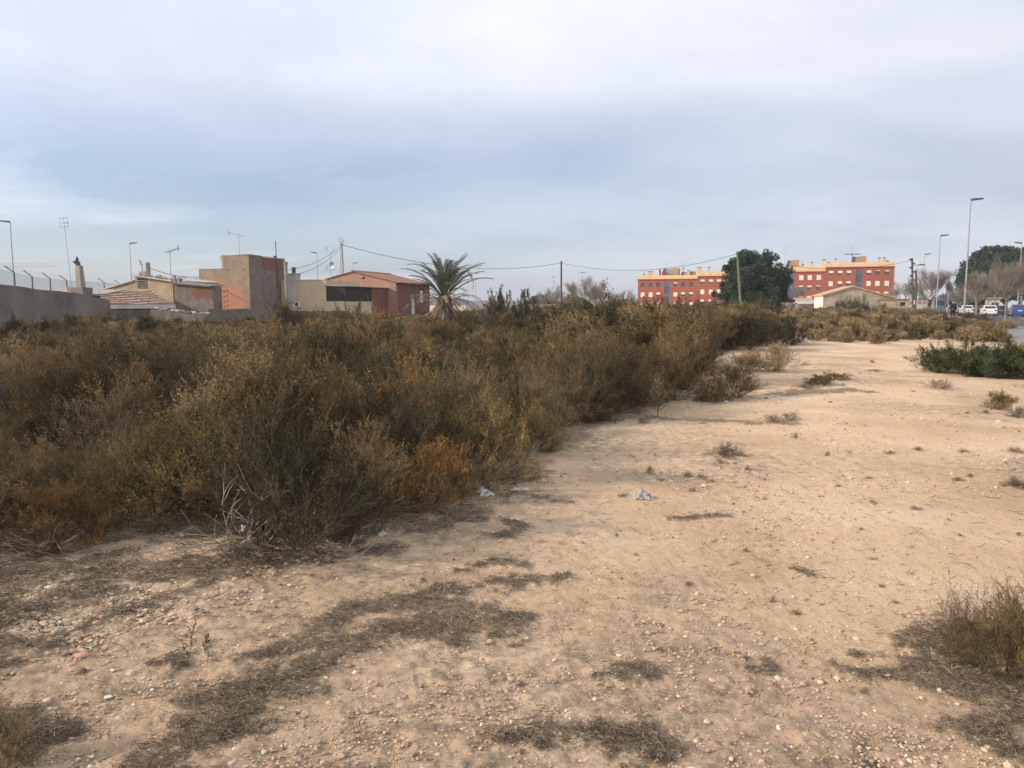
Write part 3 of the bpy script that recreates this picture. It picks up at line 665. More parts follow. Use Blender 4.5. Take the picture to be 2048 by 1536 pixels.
RUB = M('rubble_stone', (.46, .40, .32), (.17, .14, .11), scale=9, bump=.5, bscale=6)
def corrugated(mb, O, a, b, L, Wd, pitch, amp, m=0, thick=.03):
    """sheet spanned by a (length L, across the ridges) and b (length Wd, along the ridges)"""
    O = Vector(O); a = Vector(a).normalized(); b = Vector(b).normalized(); n = a.cross(b).normalized()
    if n.z < 0: n = -n
    k = int(L/pitch)*6; prev = None
    for i in range(k+1):
        t = i/k*L; p = O+a*t+n*(amp*abs(math.sin(PI*t/pitch)))
        cur = (p, p+b*Wd)
        if prev: mb.poly([prev[0], cur[0], cur[1], prev[1]], m); mb.poly([prev[0]-n*thick, prev[1]-n*thick, cur[1]-n*thick, cur[0]-n*thick], m)
        prev = cur
    for q in (O, O+b*Wd): mb.poly([q, q+a*L, q+a*L-n*thick, q-n*thick], m)
    return mb
def window(par, x, z, w, h, y, shutter=0., frame=None, glass=None, d=.16, name='window', sm=None):
    """window set in a hole of a front wall (local plane y, outward -y)"""
    f = MB(); fr = .06
    f.box(x, x+fr, y+d-.06, y+d, z, z+h); f.box(x+w-fr, x+w, y+d-.06, y+d, z, z+h); f.box(x+fr, x+w-fr, y+d-.06, y+d, z, z+fr); f.box(x+fr, x+w-fr, y+d-.06, y+d, z+h-fr, z+h); f.box(x+w/2-.03, x+w/2+.03, y+d-.055, y+d, z+fr, z+h-fr)
    o = f.build(name, frame or STEEL, par)
    MB().box(x, x+w, y+d+.005, y+d+.03, z, z+h).build('pane', glass or GLS, o)
    if shutter > 0: MB().box(x+.02, x+w-.02, y+d-.12, y+d-.065, z+h*(1-shutter), z+h).build('shutter', sm or WHITE, o)
    return o
def antenna_mb(h, kind=0, r=.02):
    mb = MB().tube([(0, 0, 0), (0, 0, h)], r, 5)
    if kind == 0:      # yagi tilted
        a, b = Vector((-.9, 0, h+.15)), Vector((.35, 0, h-.1))
        mb.tube([a, b], .018, 4)
        for i in range(7):
            p = a.lerp(b, i/6); L = .16+.03*i; mb.tube([p+Vector((0, -L, 0)), p+Vector((0, L, 0))], .012, 4)
        mb.tube([a+Vector((0, 0, -.2)), a+Vector((0, 0, .25))], .03, 4)
    elif kind == 1:    # panel grid
        for dz in (-.05, .2, .48): mb.tube([(-.3, 0, h+dz), (.3, 0, h+dz)], .014, 4)
        for dx in (-.3, 0, .3): mb.tube([(dx, 0, h-.1), (dx, 0, h+.58)], .014, 4)
        mb.tube([(-.3, .2, h+.25), (.3, .2, h+.25)], .012, 4); mb.tube([(0, 0, h+.2), (0, .4, h+.2)], .014, 4)
    elif kind == 2:    # two wing antenna with small dish
        for dz in (0, -1.6):
            mb.tube([(0, 0, h+dz), (-.55, 0, h+dz+.45)], .014, 4); mb.tube([(0, 0, h+dz-.1), (.35, 0, h+dz+.2)], .014, 4)
            for q in (-.55, -.35, .35): mb.tube([(q, 0, h+dz), (q, 0, h+dz+.55)], .018, 4)
        c = Vector((.25, -.1, h-1.1)); n = 12; i = len(mb.v); mb.v.append(tuple(c+Vector((0, .08, 0))))
        for k in range(n): mb.v.append(tuple(c+Vector((.32*math.cos(2*PI*k/n), -.03, .32*math.sin(2*PI*k/n)))))
        for k in range(n): mb.f.append((i, i+1+k, i+1+(k+1) % n)); mb.m.append(0)
    else: pass
    return mb
def sat_dish(mb, c, r=.35, n=12):
    c = Vector(c); i = len(mb.v); mb.v.append(tuple(c+Vector((0, .1, 0))))
    for k in range(n): mb.v.append(tuple(c+Vector((r*math.cos(2*PI*k/n), -.03, r*math.sin(2*PI*k/n)))))
    for k in range(n): mb.f.append((i, i+1+k, i+1+(k+1) % n)); mb.m.append(0)
    return mb
# ---- brick and cement tower house: corner at (-22.1, 65)
TW = Vector((*at(497, 510, 65)[:2], 0)); TH = 5.78
def make_tower():
    t = thing('tower_house', 'tall flat roofed block house of bare orange brick and grey cement render', 'house', TW, RZ)
    def mf(a, z):
        a = a-5.0    # a measured from the left end; 0 = corner
        j = .22*math.sin(a*5.1)+.12*math.sin(a*11+z*3)
        if a < -2.45: return 1 if z < 3.75+j else 0
        return 1 if (z < 3.1+j*.5 and a < -.55+.2*math.sin(z*4) and a > -2.3) or (a < -1.9 and z < 3.0) else 0
    w = MB(); w.wall((-5.0, 0, 0), (1, 0, 0), 5.0, 0, TH, holes=(), mf=mf, step=.25, top=lambda a: 4.55 if a < 2.5-.001 else TH-.12+.05*a-.13)
    w.box(-2.5, -.26, .26, .30, 5.5, 5.55); w.build('front_wall', [CEM2, BRK], t)
    s = MB()
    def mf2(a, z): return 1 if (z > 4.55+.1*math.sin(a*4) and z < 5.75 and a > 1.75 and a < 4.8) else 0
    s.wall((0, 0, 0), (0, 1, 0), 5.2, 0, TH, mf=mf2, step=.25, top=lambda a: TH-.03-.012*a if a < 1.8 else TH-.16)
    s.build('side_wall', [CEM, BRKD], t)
    b = MB(); b.wall((0, 5.2, 0), (-1, 0, 0), 2.5, 0, TH-.2); b.wall((-2.5, 5.2, 0), (0, -1, 0), 5.2, 0, TH-.1)
    b.wall((-2.5, 4.2, 0), (-1, 0, 0), 2.5, 0, 4.4); b.wall((-5, 4.2, 0), (0, -1, 0), 4.2, 0, 4.5); b.build('rear_wall', CEM, t)
    MB().box(-2.48, -.02, .02, 5.18, TH-.42, TH-.3).box(-4.98, -2.5, .02, 4.18, 4.2, 4.3).build('roof', CEM, t)
    MB().box(-2.52, .03, -.03, .14, TH-.13, TH-.09).box(-.12, .03, .14, 5.2, TH-.12, TH-.085).box(-5.03, -2.52, -.03, .12, 4.56, 4.60).build('coping', CEM2, t)
    hole = MB().box(-.045, .045, -.02, .02, -.05, .05)
    for x, z in [(-2.55+k*.32, 1.0+i*.42+k*.1) for i in range(5) for k in range(2)]+[(-2.15, 4.5), (-.5, 4.5), (-3.3, 3.1)]: hole.build('vent_hole', DKMETAL, t, loc=(x, -.012, z))
    p = loc_of(479, 512, 66.5, TW); antenna_mb(1.9, 0).build('antenna', STEEL, t, loc=(p.x, p.y, TH-.3), rot=(0, 0, .2))
    p = loc_of(550, 560, 70, TW); p.y = 3.9; MB().tube([(0, 0, 0), (-.08, 0, 4.1)], .035, 6).box(-.3, -.12, -.06, .06, 2.6, 2.8).build('mast', DKMETAL, t, loc=(.06, p.y, 3.05))
    d = MB(); sat_dish(d, (0, 0, 0), .38); d.tube([(0, .1, 0), (.2, .3, -.3)], .02, 5).build('satellite_dish', M('yellowed_dish', (.75, .70, .48), bump=0), t, loc=(-2.68, .3, 5.45))
    MB().box(-4.1, -3.98, -.12, .0, 2.7, 3.5).build('drain_pipe', CEM, t)
make_tower()
# ---- cream house with the shade cloth terrace: corner (-16.3, 68)
CR = Vector((*at(651.6, 561, 68)[:2], 0)); CHH = 3.72
def make_cream():
    t = thing('cream_house', 'low cream rendered house with square chimney and dark shade cloth around its terrace', 'house', CR, RZ)
    w = MB(); w.wall((-7, 0, 0), (1, 0, 0), 7, 0, CHH, top=lambda a: CHH-.06+.01*a); w.wall((0, 0, 0), (0, 1, 0), 4.2, 0, CHH); w.wall((-7, 6, 0), (0, -1, 0), 6, 0, CHH-.05); w.wall((0, 6, 0), (-1, 0, 0), 7, 0, CHH-.1); w.wall((0, 4.2, 0), (0, 1, 0), 1.8, 0, CHH); w.build('wall', CREAM, t)
    MB().box(-6.98, -.02, .02, 5.98, CHH-.3, CHH-.2).build('roof', CEM, t)
    MB().box(-7.03, .04, -.04, .14, CHH-.02, CHH+.05).build('coping', CREAM, t)
    c = loc_of(586, 550, 69, CR)
    MB().box(c.x-.48, c.x+.48, -.25, .55, 0, 3.55).box(c.x-.40, c.x+.42, -.2, .5, 3.55, 4.25).box(c.x-.46, c.x+.48, -.26, .56, 4.25, 4.33).build('chimney', PALE, t)
    MB().tube([(c.x, .15, 4.33), (c.x, .15, 4.8)], .17, 10).tube([(c.x, .15, 4.8), (c.x, .15, 4.86)], .22, 10).build('chimney_cowl', DKMETAL, t)
    # terrace: low rendered wall, cloth above it, sheet roof
    a = MB(); a.wall((0.0, -.02, 0), (1, 0, 0), 1.8, 0, 1.88); a.wall((1.8, -.02, 0), (0, 1, 0), 5.1, 0, 1.86); a.build('terrace_wall', CREAM, t)
    n = MB(); n.box(.01, 1.77, 0, .04, 1.885, 3.2); n.box(1.74, 1.78, .04, 5.0, 1.875, 3.2); n.build('shade_cloth', BLACKNET, t)
    g = MB(); corrugated(g, (-.05, -.12, 3.22), (0, 1, 0), (1, 0, -.02), 9.6, 2.05, .2, .04); g.build('terrace_roof', CORR, t)
    g = MB()
    for y in (0.02, 5.0): MB().tube([(1.82, y, 0), (1.82, y, 3.2)], .03, 5).build('post', DKMETAL, t)
    g.tube([(1.5, -.3, 0), (.9, -.2, 2.0)], .03, 5); g.build('leaning_post', DKMETAL, t)
    p = loc_of(658, 560, 69, CR); antenna_mb(2.6, 2).build('antenna', STEEL, t, loc=(.15, .6, CHH-.2), rot=(0, 0, -.2))
    # outdoor unit of the air conditioner
    q = loc_of(595, 612, 67.5, CR); o = MB().box(-.38, .38, -.28, 0, -.25, .25).build('air_conditioner', WHITE, t, loc=(q.x, -.02, 1.62))
    MB().tube([(.12, -.285, 0), (.12, -.30, 0)], .17, 14).build('fan_grille', DKMETAL, o)
make_cream()
# ---- low red brick annex between the terrace and the gabled house
def make_annex():
    t = thing('brick_annex', 'small red brick lean-to with one narrow window, attached right of the dark shade cloth', 'shed', CR+U*1.8+Vd*5.1, RZ)
    w = MB(); w.wall((0, .01, 0), (0, 1, 0), 4.35, 0, 3.15, holes=[(1.75, 2.4, 1.95, 2.95)], depth=.12); w.build('wall', M('red_brown_render', (.27, .105, .07), (.22, .085, .06), scale=2, bump=.1), t)
    o = MB(); o.box(-.1, -.06, 1.75, 2.4, 1.95, 2.95); o = o.build('window', GBLK, t)
    MB().box(-.055, -.03, 1.8, 2.35, 2.0, 2.9).build('pane', glassmat('greenish_glass', (.10, .14, .13), .3), o)
make_annex()
# ---- gabled brick house: corner (-11.2, 75)
GB = Vector((*at(792, 564, 75)[:2], 0))
def make_gable():
    t = thing('brick_house', 'gabled brick house with low tiled roof and two bricked up doorways, left of the palm', 'house', GB, RZ)
    Wd, ev, rg_, dp = 9.2, 3.72, 4.78, 8.0
    top = lambda a: ev+(rg_-ev)*(1-abs(a-Wd/2)/(Wd/2))
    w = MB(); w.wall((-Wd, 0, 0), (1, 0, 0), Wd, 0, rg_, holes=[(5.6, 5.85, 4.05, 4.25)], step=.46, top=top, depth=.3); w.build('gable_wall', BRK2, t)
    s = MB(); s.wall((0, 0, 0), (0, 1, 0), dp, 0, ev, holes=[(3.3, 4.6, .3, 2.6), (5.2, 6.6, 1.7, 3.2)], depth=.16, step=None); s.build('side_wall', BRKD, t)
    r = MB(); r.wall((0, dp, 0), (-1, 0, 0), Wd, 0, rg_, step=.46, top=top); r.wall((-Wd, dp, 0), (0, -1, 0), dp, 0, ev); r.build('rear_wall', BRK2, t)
    f = MB(); k = (rg_-ev)/(Wd/2); h = math.hypot(1, k)
    corrugated(f, (.32, -.12, ev-.32*k+.03), (0, 1, 0), (-1, 0, k), dp+.3, (Wd/2+.32)*h, .24, .05, thick=.05)
    corrugated(f, (-Wd-.32, -.12, ev-.32*k+.03), (0, 1, 0), (1, 0, k), dp+.3, (Wd/2+.32)*h, .24, .05, thick=.05)
    f.tube([(-Wd/2, -.15, rg_+.06), (-Wd/2, dp+.2, rg_+.06)], .1, 8); f.build('roof', TILE, t)
    q = MB()
    for i in range(9): q.box(-.24-.08*(i % 2), .03, -.03, .24+.12*(i % 2), .5+i*.34, .5+i*.34+.17)
    q.build('corner_quoin', BRK, t)
    d = MB().box(-.17, -.14, 3.3, 4.6, .3, 2.6).build('blocked_doorway', GBLK, t)
    MB().box(-.13, -.09, 3.75, 4.35, .3, 2.05).build('pale_board', WHITE, d)
    d = MB().box(-.17, -.14, 5.2, 6.6, 1.7, 3.2).build('window', DKMETAL, t)
    MB().box(-.13, -.09, 5.75, 6.5, 1.8, 3.05).build('pale_board', WHITE, d)
    MB().box(.0, .14, .15, 3.0, .62, .74).build('ledge', PALE, t)
    MB().box(0.02, .5, 2.9, 7.0, 0.0, .3).build('step', CEM, t)
make_gable()
# ---- old low houses further left
OH = Vector((*at(345, 560, 55)[:2], 0))
def make_old():
    t = thing('plaster_house', 'derelict cream plaster house with barred window and stones lying on its sagging roof', 'house', OH, RZ)
    # gable end faces the camera: left slope short, right slope falls towards the dark wall
    L = loc_of(273, 552, 56, OH).x-.05; zt = loc_of(273, 552, 0, OH).z; zr = loc_of(345, 563, 0, OH).z; zl = loc_of(215, 579, 0, OH).z; xl = loc_of(212, 579, 58, OH).x
    w0, w1 = loc_of(274.5, 565, 56, OH).x, loc_of(295, 565, 56, OH).x; z0, z1 = loc_of(280, 577, 0, OH).z, loc_of(280, 556, 0, OH).z
    W_ = -xl
    def top(a):
        x = a+xl
        if x < L: return zl+(zt-.35-zl)*(x-xl)/(L-xl)
        return zt+(zr-zt)*(x-L)/(0-L)
    m = MB(); m.wall((xl, 0, 0), (1, 0, 0), W_, 0, zt, holes=[(w0-xl, w1-xl, z0, z1)], depth=.2, step=.4, top=top); m.build('front_wall', PLAST, t)
    s = MB(); s.wall((0, 0, 0), (0, 1, 0), 5, 0, zr); s.wall((xl, 5, 0), (0, -1, 0), 5, 0, zl); s.wall((0, 5, 0), (-1, 0, 0), W_, 0, zt, step=.4, top=lambda a: top(W_-a)); s.build('rear_wall', DKWALL, t)
    o = MB().box(w0, w1, .16, .19, z0, z1).build('window', DKMETAL, t)
    b = MB()
    for i in range(6): b.box(w0+.02, w1-.02, -.03, 0.01, z0+.06+i*(z1-z0)/6, z0+.10+i*(z1-z0)/6)
    b.build('window_bars', CORR, o)
    r = MB(); r.hexa([(L-.15, -.25, zt+.0), (.1, -.25, zr-.02), (.1, 5.1, zr-.02), (L-.15, 5.1, zt), (L-.15, -.25, zt+.09), (.1, -.25, zr+.07), (.1, 5.1, zr+.07), (L-.15, 5.1, zt+.09)])
    r.hexa([(xl-.1, -.15, zl-.01), (L-.16, -.15, zt-.36), (L-.16, 5.1, zt-.36), (xl-.1, 5.1, zl-.01), (xl-.1, -.15, zl+.07), (L-.16, -.15, zt-.28), (L-.16, 5.1, zt-.28), (xl-.1, 5.1, zl+.07)]); r.build('roof', PALE, t)
    rg = random.Random(4)
    for i in range(14):
        a = i/13; x = L+.4+(-L+1.6)*a; z = zt+.09+(zr-zt)*min(1, (x-L)/(0-L)); s_ = rg.uniform(.12, .24)
        V = ICO*s_*np.array([1.3, 1, .7])*(1+np.random.default_rng(i).uniform(-.25, .25, (12, 1)))
        linkmesh('roof_stone', npmesh('roof_stone', V, ICF), RUB, t, loc=(min(x, 0), rg.uniform(-.1, .8), z+s_*.35))
    c = loc_of(296, 541, 56.5, OH, yl=.8); MB().tube([(c.x, .8, zt-.1), (c.x, .8, zt+1.0)], .17, 10).box(c.x-.6, c.x-.1, .6, 1.1, zt-.1, zt+.35).build('chimney', CONC, t)
    MB().tube([(c.x-.5, .8, zt), (c.x-.5, .8, zt+.7), (c.x-.75, .8, zt+1.2)], .025, 5).tube([(c.x-.75, .8, zt+1.2), (c.x-.4, .8, zt+.8)], .02, 5).build('hook_pipe', DKMETAL, t)
    antenna_mb(2.9, 0).build('antenna', STEEL, t, loc=(-.05, -.08, at(345, 585, 55).z), rot=(0, 0, PI-.2))
    # dark shed to the right, corrugated edge
make_old()
SHD = Vector((*at(348, 565, 53.5)[:2], 0))
def make_shed():
    x1 = loc_of(424, 573, 52, SHD).x
    t = thing('dark_shed', 'dark stained shed with corrugated roof edge and a brick patch, left of the brick tower', 'shed', SHD, RZ)
    zl, zr = loc_of(348, 567, 0, SHD).z, loc_of(424, 573, 0, SHD).z
    def mf(a, z): return 1 if (a > x1*.5+.2*math.sin(z*7) and z > 2.05 and z < zr+.2) else 0
    m = MB(); m.wall((0, 0, 0), (1, 0, 0), x1, 0, zl, step=.2, mf=mf, top=lambda a: zl+(zr-zl)*a/x1); m.wall((x1, 0, 0), (0, 1, 0), 1, 0, zr); m.wall((x1, 1, 0), (-1, 0, 0), x1, 0, zr); m.wall((0, 1, 0), (0, -1, 0), 1, 0, zl); m.build('wall', [DKWALL, BRKD], t)
    r = MB(); corrugated(r, (-.1, -.25, zl+.02), (1, 0, (zr-zl)/x1), (0, 1, .05), x1+.2, 1.4, .16, .05); r.build('roof', CORR, t)
    MB().box(-.05, .1, -.02, .12, zl, zl+.55).box(.3, .42, -.02, .1, zl-.02, zl+.4).build('pillar', CONC, t)
    MB().box(x1-.05, x1+.18, -.1, .3, 0, zr-1.0).build('buttress', DKWALL, t)
make_shed()
TR = Vector((*at(215, 612, 47)[:2], 0))
def make_tiled():
    t = thing('tiled_lean_to', 'sagging clay tiled roof on a low ruined building behind the grey wall', 'shed', TR, RZ)
    p0 = at(206, 611, 47); p1 = at(348, 610, 47.5); p2 = at(262, 578, 53.0); p3 = at(196, 580, 53); 
    r = MB(); N = 7; n = 34
    P0, P1, P2, P3 = [Vector(p)-TR for p in (p0, p1, Vector(at(300, 583, 53.5)), p3)]
    rot = Matrix.Rotation(-RZ, 3, 'Z'); P0, P1, P2, P3 = [rot @ p for p in (P0, P1, P2, P3)]
    rows = N*6
    for i in range(rows):
        for j in range(n):
            def P(a, b):
                q = P0.lerp(P1, b).lerp(P3.lerp(P2, b), a); return q+Vector((0, -.02, .11*abs(math.sin(a*N*PI))+.04*math.sin(b*9+a*5)))
            a0, a1, b0, b1 = i/rows, (i+1)/rows, j/n, (j+1)/n; mi_ = 1 if i % 6 in (0, 1, 5) or (j*7+i//6*3) % 11 == 0 else 0  # troughs painted dark as shade between the tile rows; scattered tiles dark too
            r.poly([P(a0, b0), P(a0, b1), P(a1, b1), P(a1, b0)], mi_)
    r.poly([P0-Vector((0, 0, .15)), P1-Vector((0, 0, .15)), P2-Vector((0, 0, .15)), P3-Vector((0, 0, .15))])
    r.build('roof', [M('pale_clay_tile', (.50, .34, .23), (.34, .215, .15), scale=6, bump=.2), M('trough_shade_dark_tile', (.13, .10, .08), bump=.2)], t)
    r = MB(); r.hexa([P0+Vector((-.1, -.12, -.2)), P1+Vector((.1, -.12, -.2)), P1+Vector((.1, .02, -.2)), P0+Vector((-.1, .02, -.2)), P0+Vector((-.1, -.12, .03)), P1+Vector((.1, -.12, .03)), P1+Vector((.1, .02, .03)), P0+Vector((-.1, .02, .03))]).build('verge', PALE, t)
    w = MB(); w.hexa([(P0.x, P0.y, 0), (P1.x, P1.y, 0), (P1.x, P1.y+.3, 0), (P0.x, P0.y+.3, 0), (P0.x, P0.y, P0.z-.2), (P1.x, P1.y, P1.z-.2), (P1.x, P1.y+.3, P1.z-.2), (P0.x, P0.y+.3, P0.z-.2)]); w.build('wall', DKWALL, t)
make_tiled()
CHIM = Vector((*at(162, 585, 50)[:2], 0))
def make_stack():
    t = thing('chimney_house', 'low house behind the grey wall with a tall tapering chimney and a tall grid antenna', 'house', CHIM, RZ)
    z1 = at(162, 575, 50).z; z2 = at(160, 531, 50).z
    MB().box(-.55, .5, -.35, .45, 1.2, z1).build('chimney_base', CEM, t)
    m = MB(); m.hexa([(-.18, -.18, z1), (.22, -.18, z1), (.22, .2, z1), (-.18, .2, z1), (-.2, -.15, z2), (.12, -.15, z2), (.12, .15, z2), (-.2, .15, z2)]).build('chimney', CONC, t)
    MB().tube([(-.08, 0, z2), (-.12, 0, z2+.12), (-.28, 0, z2+.26), (-.14, 0, z2+.42), (-.16, 0, z2+.56)], [.13, .15, .2, .13, .05], 8).build('chimney_pot', DKMETAL, t)
    zz = at(100, 581, 52).z
    MB().box(-4.6, .7, 1.0, 2.4, 0, zz-.35).build('wall', CEM, t); MB().hexa([(-4.8, .8, zz-.35), (.9, .8, zz-.35), (.9, 2.6, zz-.05), (-4.8, 2.6, zz-.05), (-4.8, .8, zz-.25), (.9, .8, zz-.25), (.9, 2.6, zz+.05), (-4.8, 2.6, zz+.05)]).build('roof', CORR, t)
    g = antenna_mb(4.3, 1); p = loc_of(150, 585, 50, CHIM, 0)
    g.build('antenna', STEEL, t, loc=(p.x, -.3, at(150, 588, 50).z), rot=(0, R(-4.5), 0))
    p = loc_of(109, 575, 50, CHIM, 0, 1.2); MB().tube([(0, 0, 0), (0, 0, .45)], .08, 8).tube([(0, 0, .45), (0, 0, .58)], .12, 8).build('vent_pipe', PALE, t, loc=(p.x, 1.2, zz-.32))
make_stack()
# ---- long grey boundary wall, then lower walls to its right
def wallrun(name, label, pts, mat, th=.2, cap=None, stepm=1.2, jit=.03, seed=1):
    """pts: (x,y,ztop)"""
    t0 = Vector((pts[0][0], pts[0][1], 0)); rg = random.Random(seed); m = MB()
    for (x0, y0, z0), (x1, y1, z1) in zip(pts[:-1], pts[1:]):
        a = Vector((x0, y0, 0)); b = Vector((x1, y1, 0)); L = (b-a).length; n = max(1, round(L/stepm)); u = (b-a)/L; w = Vector((u.y, -u.x, 0))*th/2
        zz = [z0+(z1-z0)*i/n+(rg.uniform(-jit, jit) if 0 < i < n else 0) for i in range(n+1)]
        for i in range(n):
            p = a+u*(L*i/n)-t0; q = a+u*(L*(i+1)/n)-t0
            m.hexa([p+w, q+w, q-w, p-w, *(k+Vector((0, 0, h)) for k, h in ((p+w, zz[i]), (q+w, zz[i+1]), (q-w, zz[i+1]), (p-w, zz[i])))])
    return tag(m.build(name, mat, loc=t0), label, 'wall')
def wp(px, py, Y): p = at(px, py, Y); return (p.x, p.y, p.z)
wallrun('boundary_wall', 'long plain grey rendered boundary wall along the left edge of the waste ground', [wp(-260, 540, 26), wp(-60, 562, 32), wp(0, 569, 35), wp(98, 581, 40.5), wp(150, 586, 43.5), wp(216, 600, 46.5), wp(218, 621, 46.6), wp(306, 624, 49)], M('grey_wall_render', (.25, .22, .185), (.15, .13, .108), scale=.8, bscale=9, bump=.3))
RW_ = wallrun('rubble_wall', 'low crumbling stone wall with white rubble along its top', [wp(306, 619, 47), wp(360, 625, 46.5), wp(415, 631, 46)], DKWALL, th=.4, stepm=.3, jit=.05, seed=3)
rg_ = random.Random(11)
for i in range(46):
    a_ = rg_.random(); q = at(306+109*a_, 619+12*a_-rg_.uniform(0, 4.5), 47-a_)-RW_.location; s_ = rg_.uniform(.05, .13)
    linkmesh('loose_stone', npmesh('loose_stone', ICO*s_*np.array([1.3, 1, .7])*(1+np.random.default_rng(i).uniform(-.25, .25, (12, 1))), ICF), CORR if i % 3 else PALE, RW_, loc=(q.x, q.y+rg_.uniform(-.15, .15), q.z))
wallrun('cement_wall', 'low grey cement wall in front of the brick tower', [wp(415, 618, 48), wp(520, 618, 49.5), wp(600, 622, 51), wp(690, 622, 53)], CEM)
wallrun('block_wall', 'low pale block wall below the red brick annex and dark shade cloth', [wp(594, 620, 60), wp(688, 620, 60), wp(692, 624, 60.5), wp(745, 627, 62)], M('pale_blockwork', (.36, .36, .36), (.27, .265, .26), scale=2), seed=5)
wallrun('white_garden_wall', 'long low whitewashed wall far behind the palm', [wp(930, 612, 110), wp(1010, 609, 120), wp(1110, 608, 130)], PALE, seed=6)
# ---- mesh fence on cranked posts behind the boundary wall
POSTM = M('painted_post', (.16, .17, .18), bump=0)
def make_fence():
    p0 = at(20, 560, 60); t = thing('mesh_fence', 'tall wire mesh fence on grey cranked posts behind the left boundary wall', 'fence', (p0.x, p0.y, 0))
    net = newmat('green_wire_net'); L = net.node_tree.links.new
    out = nd(net, 'ShaderNodeOutputMaterial'); tr = nd(net, 'ShaderNodeBsdfTransparent'); df = nd(net, 'ShaderNodeBsdfDiffuse'); df.inputs[0].default_value = (.32, .42, .42, 1)
    mx = nd(net, 'ShaderNodeMixShader'); mx.inputs[0].default_value = .42; L(tr.outputs[0], mx.inputs[1]); L(df.outputs[0], mx.inputs[2]); L(mx.outputs[0], out.inputs[0])
    pr = None
    for i, (px, py, Y) in enumerate([(-25, 520, 55), (28, 533, 60), (64, 541, 65), (100, 545, 70), (133, 549, 75), (208, 553, 90), (240, 556, 98)]):
        p = at(px, py+12, Y); q = Vector((p.x-p0.x, p.y-p0.y, 0))
        m = MB().tube([q, q+Vector((0, 0, p.z)), q+Vector((-.62, -.1, p.z+.50))], [.07, .06, .045], 6); m.build('post', POSTM, t)
        if pr is not None:
            MB().poly([pr[0], q, q+Vector((0, 0, p.z)), pr[0]+Vector((0, 0, pr[1]))]).build('wire_net', net, t)
            w = MB()
            for k in (0, .25, .5): w.tube([pr[0]+Vector((-.62*k*2, 0, pr[1]+k)), q+Vector((-.62*k*2, 0, p.z+k))], .008, 3)
            w.build('wire', STEEL, t)
        pr = (q, p.z)
make_fence()
# ---- second faint fence posts nearer the chimney
def make_crane():
    p = at(113, 533, 420); t = thing('tower_crane', 'thin yellow lattice jib of a distant crane at the left edge', 'crane', (at(-80, 600, 420).x, 420, 0))
    m = M('crane_paint', (.55, .50, .34), bump=0); x0 = 0; zt = p.z; L = p.x-t.location.x; j = MB()
    n = 44
    for a, b in (((0, 0), (L, 0)),): j.tube([(-20, 0, zt-1.2), (L, 0, zt)], .12, 4); j.tube([(-20, 0, zt+1.0), (L-4, 0, zt+1.9)], .1, 4)
    for i in range(n):
        xa = (L-2)*i/n; xb = (L-2)*(i+.5)/n; xc = (L-2)*(i+1)/n; f = lambda x: zt-1.2*(1-x/L)
        j.tube([(xa, 0, f(xa)), (xb, 0, f(xb)+1.7)], .06, 3, cap=False); j.tube([(xb, 0, f(xb)+1.7), (xc, 0, f(xc))], .06, 3, cap=False)
    j.build('jib', m, t); MB().box(-.8, .8, -.8, .8, 0, zt+1).build('mast', m, t)
make_crane()
